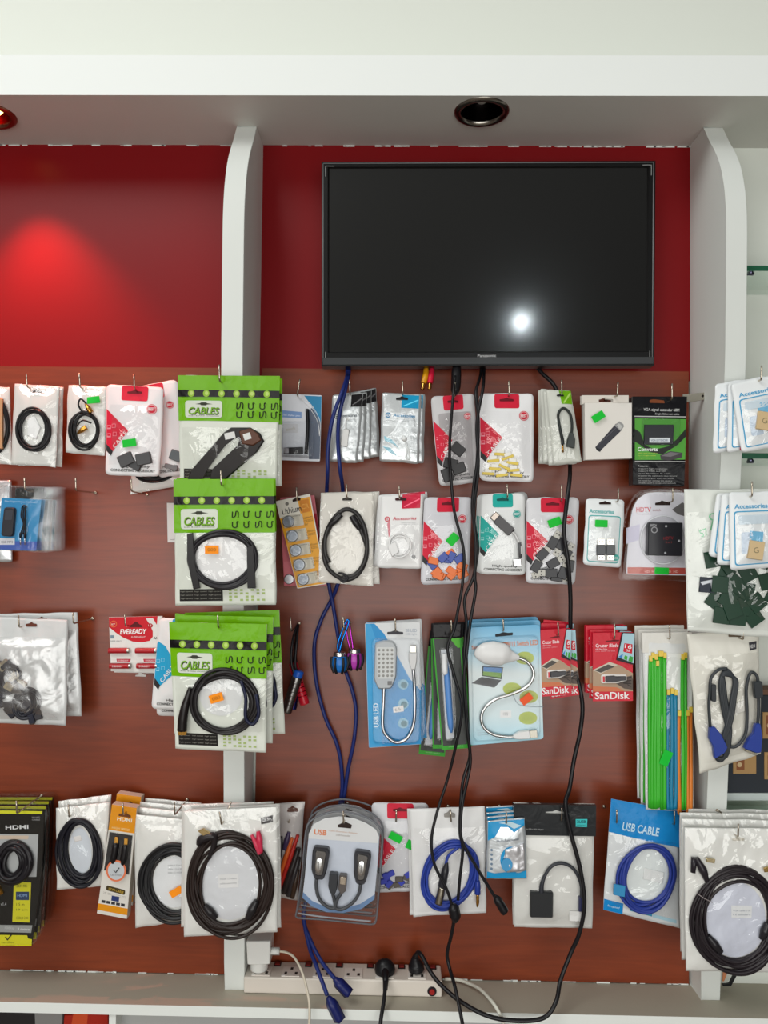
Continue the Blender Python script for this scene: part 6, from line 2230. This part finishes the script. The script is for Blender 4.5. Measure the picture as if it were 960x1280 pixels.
G = 'dome topped clamshells at the foot of the blue cable'
it = Item('clamshell_pack', 'front dome topped clamshell with two oval dongles, at the foot of the blue cables', 'clamshell pack', 429, 1032, .115, G)
ARCH = [(369.5, 1147), (371, 1138), (377, 1095), (382, 1040), (390, 1026), (404, 1019), (422, 1015.5), (440, 1017.5), (458, 1023), (470, 1031), (477, 1042), (477.5, 1060), (473, 1120), (470, 1152), (465, 1157), (455, 1156.5), (400, 1151), (376, 1149.5)]
sh = it.part('clear_shell')
sh.slab(ARCH, .004, .018, BLISTER, bev=2.5)
flg = it.part('shell_flange', label='thick clear rim of the shell')
flg.tube([(x, y, -.006) for x, y in ARCH], .002, K(112, 114, 120, 'plastic'), closed=True, n=6, step=3)
flg.tube([(373, 1141, .002), (400, 1145, .002), (440, 1149, .002), (464, 1151, .002)], .0018, K(150, 152, 158, 'plastic'), n=6)
cd = it.part('card')
CARD = [(378, 1122), (381, 1095), (386, 1042), (392, 1030), (406, 1023), (424, 1020.5), (442, 1022.5), (458, 1029), (470, 1037), (474, 1046), (472, 1080), (468, 1124), (452, 1136), (430, 1141), (408, 1140), (390, 1133)]
cd.slab(CARD, 0, .001, K(206, 212, 224, 'gloss'), bev=.4)
cd.poly([(385.5, 1048), (472, 1054), (474, 1046), (470, 1037), (458, 1029), (442, 1022.5), (424, 1020.5), (406, 1023), (392, 1030), (386, 1042)], 0, K(226, 226, 226), l=1)
cd.poly([(378, 1122), (390, 1133), (408, 1140), (430, 1141), (452, 1136), (468, 1124), (468.5, 1118), (450, 1130), (430, 1135), (408, 1134), (390, 1126), (379, 1115)], 0, K(110, 140, 180), l=2)
cd.text('USB', 392.5, 1043, 408, 1044.5, 7, K(226, 130, 80), bold=.03, l=2)
cd.text('Cable Extension Adapter', 411, 1039.5, 447, 1043, 2.4, K(200, 150, 120), l=2)
cd.text('USB Extender', 420, 1044.5, 438, 1046, 2.2, K(150, 130, 120), l=2)
cd.poly(rp([(422, 1031), (427, 1029), (428, 1026.5), (432, 1027), (440, 1031), (439, 1035.5), (422, 1034)], 1), 0, DARK, l=3)
for pts, ov in (([(393.5, 1055.5), (411, 1057), (413, 1062), (409.5, 1084), (405, 1096.5), (394, 1096), (390, 1084), (391.5, 1060)], (399.5, 1077)), ([(445, 1060), (463, 1062.5), (464.5, 1068), (460, 1091), (456, 1102.5), (446, 1102), (442.5, 1090), (443, 1065)], (452, 1081))):
    d1 = it.part('dongle')
    d1.slab(rp(pts, 3), .016, .016, K(52, 52, 56, 'plastic'), bev=2)
    d1.slab(rp([(pts[0][0] + 2, pts[0][1] + 3), (pts[1][0] - 2, pts[1][1] + 3), (pts[4][0] - 1, pts[4][1] - 6), (pts[5][0] + 1, pts[5][1] - 6)], 3), .018, .003, K(120, 118, 116, 'metal'), bev=1)
    ovp = it.part('silver_badge', d1)
    ovp.dome(el(*ov, 4.6, 9, 20, 6), .0185, .0016, K(222, 224, 224, 'metal'))
    ovp.tube([(ov[0] + .4, ov[1] - 5, .0205), (ov[0] - .4, ov[1] + 5, .0205)], .0006, K(120, 122, 124, 'metal'), n=5)
for pts, c_ in (([(412.5, 1088.5), (423, 1089), (422, 1108), (418, 1116), (413, 1112), (411, 1104)], (54, 56, 60)), ([(425, 1090), (434.5, 1091), (433, 1110), (427, 1115), (423.5, 1108)], (90, 84, 82))):
    us = it.part('usb_connector')
    us.slab(rp(pts, 1.5), .016, .014, K(*c_, 'plastic'), bev=1)
us.slab([(426, 1091.5), (433, 1092), (432.5, 1102), (425.5, 1101)], .0172, .003, K(196, 184, 168, 'metal'), bev=.5)
cb = it.part('dongle_cable')
GC = K(70, 72, 76, 'rubber')
cb.tube([(396, 1096, .009), (396, 1108, .009), (400, 1122, .009), (410, 1131, .009), (419, 1132, .009), (418, 1122, .009), (416, 1113, .01)], .0035, GC)
cb.tube([(451, 1102, .009), (449, 1114, .009), (441, 1126, .009), (428, 1134, .009), (420, 1132, .009), (422, 1122, .009), (427, 1114, .01)], .0035, GC)
it.done()
for k, (dx, dy, sw) in enumerate(((2, -8, 0), (4, -16, .6))):
    copy_item(it, ('second', 'rearmost')[k] + ' dome topped clamshell from the front, only its rim showing', dx, dy, .034 * (k + 1), sw, 0, G)
hook('holding the dome topped clamshells', (429, 1014), (429.5, 1030), .137)

it = best_pouch('clear pouch of blue bits with two green stickers, behind the dome topped clamshells', [(464, 1003), (536, 1004), (531, 1113), (468, 1116)], (497, 1010), .06, bag=(206, 206, 210))
rg = random.Random(8)
for k in range(11):
    x, y = rg.uniform(477, 525), rg.uniform(1090, 1106)
    lump(it, 'blue_connector', rot_rect(x, y, 10, 7, rg.uniform(-60, 60), 1), K(60, 70, 170, 'plastic') if k % 3 else K(90, 84, 80, 'plastic'), it.h(x, y) - .001, .006)
it.film([it.q(.1, .2), it.q(.94, .2), it.q(.92, .93), it.q(.1, .93)], lift=2.6, wr=.8)
it.tag(494.5, 1044, 16.5, 9.5, 28)
it.tag(512.5, 1053, 9, 11, 24)
it.done()
hook('holding the clear pouch of blue bits', (495.5, 1012), (495, 1028), .08, (496, 1006))

G = 'microphone cable pouches in the bottom row'
it = Item('cable_pouch', 'white pouch with blue microphone cable, behind the black leads', 'cable pouch', 563, 1020, .097, G)
it.pouch([(512, 1011), (605.5, 1008), (608, 1141), (517, 1146)], K(224, 224, 224, 'bag'), bulge=4, wr=1.4)
slot(it, 562, 1018, 14, 6, K(150, 146, 140))
o = it.h(562, 1115) + .004
cl = it.part('blue_coil')
cl.coil(562, 1091, 29, 40, 7, .003, K(40, 62, 150, 'rubber'), off=o, jit=4.2, rot=24)
cl.tube([(572, 1056, o + .006), (560, 1066, o + .006), (556, 1080, o + .006)], .003, K(40, 62, 150, 'rubber'))
cl.tube([(592, 1062, o + .005), (596, 1085, o + .005), (596, 1100, o + .005)], .003, K(40, 62, 150, 'rubber'))
p = it.part('microphone_plug', label='black and silver microphone plug')
p.tube([(558, 1074, o + .006), (556, 1084, o + .007), (553, 1098, o + .007), (552, 1104, o + .007)], [.003, .0075, .0085, .0085], K(40, 40, 44, 'plastic'), n=12)
p.tube([(552, 1104, o + .007), (550, 1114, o + .007), (547.5, 1125, o + .007)], [.008, .0085, .008], K(170, 164, 150, 'metal'), n=12)
p = it.part('jack_plug', label='blue jack plug with gold tip')
p.tube([(596, 1097, o + .006), (596, 1103, o + .007), (596, 1113, o + .007)], [.005, .0062, .0062], K(36, 56, 140, 'plastic'), n=12)
p.tube([(596, 1113, o + .007), (596, 1124, o + .007), (595.5, 1129, o + .007)], [.0034, .0034, .0015], GOLD, n=10)
it.film([(516, 1035), (606, 1033), (607, 1136), (519, 1140)], lift=2.2, wr=1.6)
it.done()
copy_item(it, 'white pouch behind the blue microphone cable pouch, left edge showing', -4, 0, .026, .6, 0, G)
hook('holding the microphone cable pouches', (563, 1012), (564, 1028), .112)

G = 'blue and white card reader pouches'
it = Item('small_pouch', 'small blue and white foil pouch, front of its stack', 'accessory pouch', 632, 1031, .108, G)
it.pouch([(609, 1026), (656, 1022), (658.5, 1098), (608, 1098.5)], K(214, 220, 224, 'foil'), bulge=3, wr=1.0)
q = it.q
BB = K(40, 150, 206, 'gloss')
it.pr(q.poly([(.02, .02), (.98, .02), (.98, .12), (.7, .22), (.55, .13), (.35, .12), (.2, .28), (.02, .34)]), BB, 1)
it.pr(q.poly([(.3, .05), (.6, .04), (.9, .12), (.7, .16), (.5, .08)]), K(190, 216, 226), 2)
it.pr(q.poly([(.01, .87), (.2, .9), (.5, .88), (.8, .9), (.99, .86), (.99, .985), (.01, .985)]), BB, 1)
it.tx('Multi-functional', *q(.25, .37), *q(.82, .35), 3, K(80, 90, 110), l=2)
it.tx('card reader', *q(.42, .46), *q(.62, .455), 2.2, K(120, 130, 150), l=2)
it.body.poly(el(*q(.62, .68), 14, 17), 0, BB, h=it.h, l=2, holes=[el(q(.62, .68)[0] + 2, q(.62, .68)[1], 12, 15)])
for k in range(5):
    it.pr(el(*q(.12, .5 + .08 * k), 1.5), K(110, 130, 150), 2)
cr_ = it.part('wrapped_reader')
o = it.h(640, 1070)
cr_.grid(Quad(q(.45, .5), q(.95, .4), q(.97, .86), q(.5, .88)), lambda x, y: it.h(x, y) + .002 + .003 * abs(noise.noise(Vector((x * .12, y * .12, 2)))), K(206, 206, 210, 'foil'), 12, 12)
cr_.poly(el(*q(.5, .74), 7, 8), o + .004, K(70, 150, 200, 'plastic'), t=.001)
it.done()
for k, (dx, dy, sw) in enumerate(((-1, -5, .6), (-2, -10, 1.2), (-3, -17, 1.8))):
    copy_item(it, ('second', 'third', 'rearmost')[k] + ' pouch from the front in the blue and white foil stack', dx, dy, .016 * (k + 1), sw, 0, G)
hook('holding the blue and white foil pouches', (633, 1015), (633, 1030), .122)

G = 'black headed adapter pouches'
it = Item('adapter_pouch', 'clear pouch with black header and black square adapter, behind the power cable', 'adapter pouch', 702, 1014, .094, G)
it.pouch([(642, 1004), (743.5, 1005), (740, 1160), (642.5, 1158.5)], K(216, 216, 212, 'bag'), bulge=5, wr=1.3)
hd = it.part('header_card')
hd.poly([(641.5, 1004), (744, 1005), (743.5, 1043.5), (641.8, 1042)], .0085, K(42, 44, 46, 'gloss'), t=.0105, holes=[rp([(681, 1013), (690, 1012.5), (694, 1011), (699, 1012.5), (704, 1013), (704, 1016.5), (681, 1016)], 1)])
hd.poly([(718.5, 1022), (733, 1022), (732.5, 1032), (718.5, 1031.5)], .0085, K(60, 190, 190), l=1)
hd.text('2USB', 720, 1027, 731, 1027, 3.6, K(20, 70, 80), off=.0085, bold=.03, l=2)
hd.text('adapter', 720, 1030.5, 731, 1030.5, 2, K(20, 70, 80), off=.0085, l=2)
hd.text('Mini DP to VGA Adapter', 656, 1036, 678.5, 1036.5, 2.4, K(170, 172, 172), off=.0085, l=1)
o = it.h(690, 1120) + .001
bx = it.part('square_adapter')
bx.slab(rp([(661.5, 1111), (690, 1111.5), (689.5, 1143.5), (661.5, 1143)], 2), o + .010, .011, K(40, 42, 44, 'plastic'), bev=1.5)
cb = it.part('adapter_cable')
cb.tube([(675.5, 1113, o + .005), (676, 1103, o + .006), (680, 1091, o + .006), (688, 1080, o + .006), (700, 1076, o + .006), (713, 1081, o + .006), (721, 1092, o + .006), (725, 1105, o + .006), (725.5, 1120, o + .005)], [.0055, .0045, .0034, .0034, .0034, .0034, .0034, .0034, .0042], K(50, 52, 58, 'rubber'), n=9)
lump(it, 'blue_plug', rp([(722, 1118), (728, 1117), (728, 1136), (721.5, 1136)], 1), K(44, 46, 80, 'plastic'), o, .009)
lump(it, 'paper_tag', [(710.5, 1136.5), (728.5, 1137), (728, 1149.5), (710.5, 1149)], K(226, 226, 224, 'paper'), o + .002, .001)
it.film([(644, 1046), (741, 1047), (738, 1156), (645, 1154)], lift=3, wr=2.2, freq=.05)
it.done()
copy_item(it, 'clear pouch behind the black headed adapter pouch, lower left edge showing', -2, -.5, .026, .3, 0, G)
hook('holding the black headed adapter pouches', (702.5, 1010), (702, 1026), .11, (690, 1015))
it = Item('display_hook', 'bare nail head right of the black headed adapter pouch', 'nail', 755, 1008, .012)
b1 = it.part('nail_head')
b1.dome(el(755, 1008, 2.3), 0, .003, STEEL)
it.done()

G = 'blue headed cable bags in the bottom row'
it = Item('cable_bag', 'blue headed bag with oval blue cable coil, left of the lower right coil bags', 'cable bag', 775, 1016, .09, G)
it.pouch([(764, 998.5), (848, 1014), (850, 1160), (754, 1137)], K(214, 218, 220, 'bag'), bulge=4, wr=1.2)
q = it.q
hd = it.part('header_print')
BH = K(26, 132, 200, 'gloss')
hf = lambda x, y: it.h(x, y) + .0008
hd.grid(Quad(q(-.003, -.002), q(1.003, -.002), q(1.003, .31), q(-.003, .295)), hf, BH, 16, 9, closed=False)
hd.text('USB CABLE', 776.5, 1036.5, 822, 1044.5, 10.5, K(190, 220, 236), h=hf, bold=.02, l=2)
it.pr(q.poly([(.0, .90), (.25, .90), (.25, .998), (.0, .998)]), BH, 1)
it.tx('hi-speed', *q(.05, .965), *q(.2, .965), 3.6, K(190, 220, 236), l=2)
it.pr(q.poly([(.34, .925), (.63, .93), (.63, .955), (.34, .95)]), K(60, 140, 180), 1)
it.pr(q.poly([(.64, .93), (.95, .935), (.95, .965), (.64, .96)]), K(170, 206, 220), 1)
it.pr(el(807, 1094, 27, 34, 26, 14), K(220, 226, 226, 'bag'), 1)
o = it.h(807, 1120) + .004
cl = it.part('blue_coil')
cl.coil(807, 1093, 31, 39, 6, .0034, K(40, 58, 140, 'rubber'), off=o, jit=4, rot=14)
st = it.part('blue_strap')
st.slab([(764.5, 1101), (779, 1103), (778, 1117), (764, 1114)], o + .008, .004, K(60, 140, 190, 'gloss'), bev=.5)
lump(it, 'paper_tag', [(804, 1083), (829, 1089), (827, 1103), (802.5, 1097)], K(222, 224, 224, 'paper'), it.h(815, 1093) + .001, .001)
it.film([(762, 1040), (847, 1050), (849, 1150), (757, 1130)], lift=3, wr=1.8)
it.done()
copy_item(it, 'blue headed bag behind the oval blue coil bag, top edge showing', 4, 3, .024, -1, 0, G)
hook('holding the blue headed bag at its left corner', (771, 1012), (771, 1029), .106, (764, 1020))
hook('holding the blue headed bag at its right corner', (843, 1014), (843, 1031), .106, (829, 1023))

G = 'large dark coil bags low on the right pillar'
it = coil_pouch('front white bag with big dark coil, lowest on the right pillar', [(856, 1035), (985, 1036), (988, 1216), (857, 1213.5)], (922, 1047), .176, (918, 1148, 48, 58), K(36, 30, 34, 'rubber'), G, 'cable_bag', turns=12, r=.0033, jit=7, disc=(206, 210, 224), bulge=4, wr=1.6)
o = it.ch + .005
it.pr([(912, 1129.5), (938, 1130), (937.5, 1145.5), (912.5, 1145)], K(226, 228, 230), 3)
it.tx('VGA cable 3 m', 914, 1137, 936, 1137.4, 2.2, K(150, 156, 170), l=4)
it.tx('CE standard', 914, 1142, 936, 1142.4, 2.2, K(150, 156, 170), l=4)
p = it.part('black_plug')
p.tube([(882, 1100, o), (876, 1085, o + .004), (868, 1070, o + .003)], [.004, .0085, .005], K(40, 36, 42, 'plastic'), n=8)
p.tube([(866, 1070, o), (864, 1088, o + .002)], [.006, .005], K(40, 36, 42, 'plastic'), n=8)
g = it.part('gold_contact', p)
g.slab([(880, 1069), (891, 1071), (890, 1076), (880, 1074)], o + .006, .004, K(200, 186, 150, 'metal'), bev=.4)
g = it.part('gold_plug')
g.slab([(951, 1082), (962, 1079), (963, 1086), (952, 1087)], o + .006, .004, K(190, 160, 100, 'metal'), bev=.4)
for a, b_ in (((882, 1166), (898, 1186)), ((948, 1170), (956, 1150))):
    p = it.part('black_plug')
    p.tube([(*a, o + .004), ((a[0] + b_[0]) / 2, (a[1] + b_[1]) / 2, o + .005), (*b_, o + .004)], [.005, .0085, .006], K(36, 34, 38, 'plastic'), n=8)
w = it.part('zip_tie')
w.tube([(868, 1113, o + .004), (876, 1118, o + .008), (887, 1124, o + .006)], .0009, K(150, 140, 140, 'plastic'), n=5)
slot(it, 922, 1048, 15, 4, K(190, 184, 170))
it.done()
for k, (dx, dy, sw) in enumerate(((-5, -11, .4), (-8, -19, .2), (2, -24, 0))):
    copy_item(it, ('second', 'third', 'rearmost')[k] + ' big dark coil bag from the front, low on the right pillar', dx, dy, .023 * (k + 1), sw, 0, G)
hook('holding the big dark coil bags on the right pillar', (923, 1030), (922.5, 1046), .198, (905, 1034), d0=.095)
hook('poking out above the big dark coil bags', (896, 1012), (902, 1016), .135, (893, 1012), d0=.1)
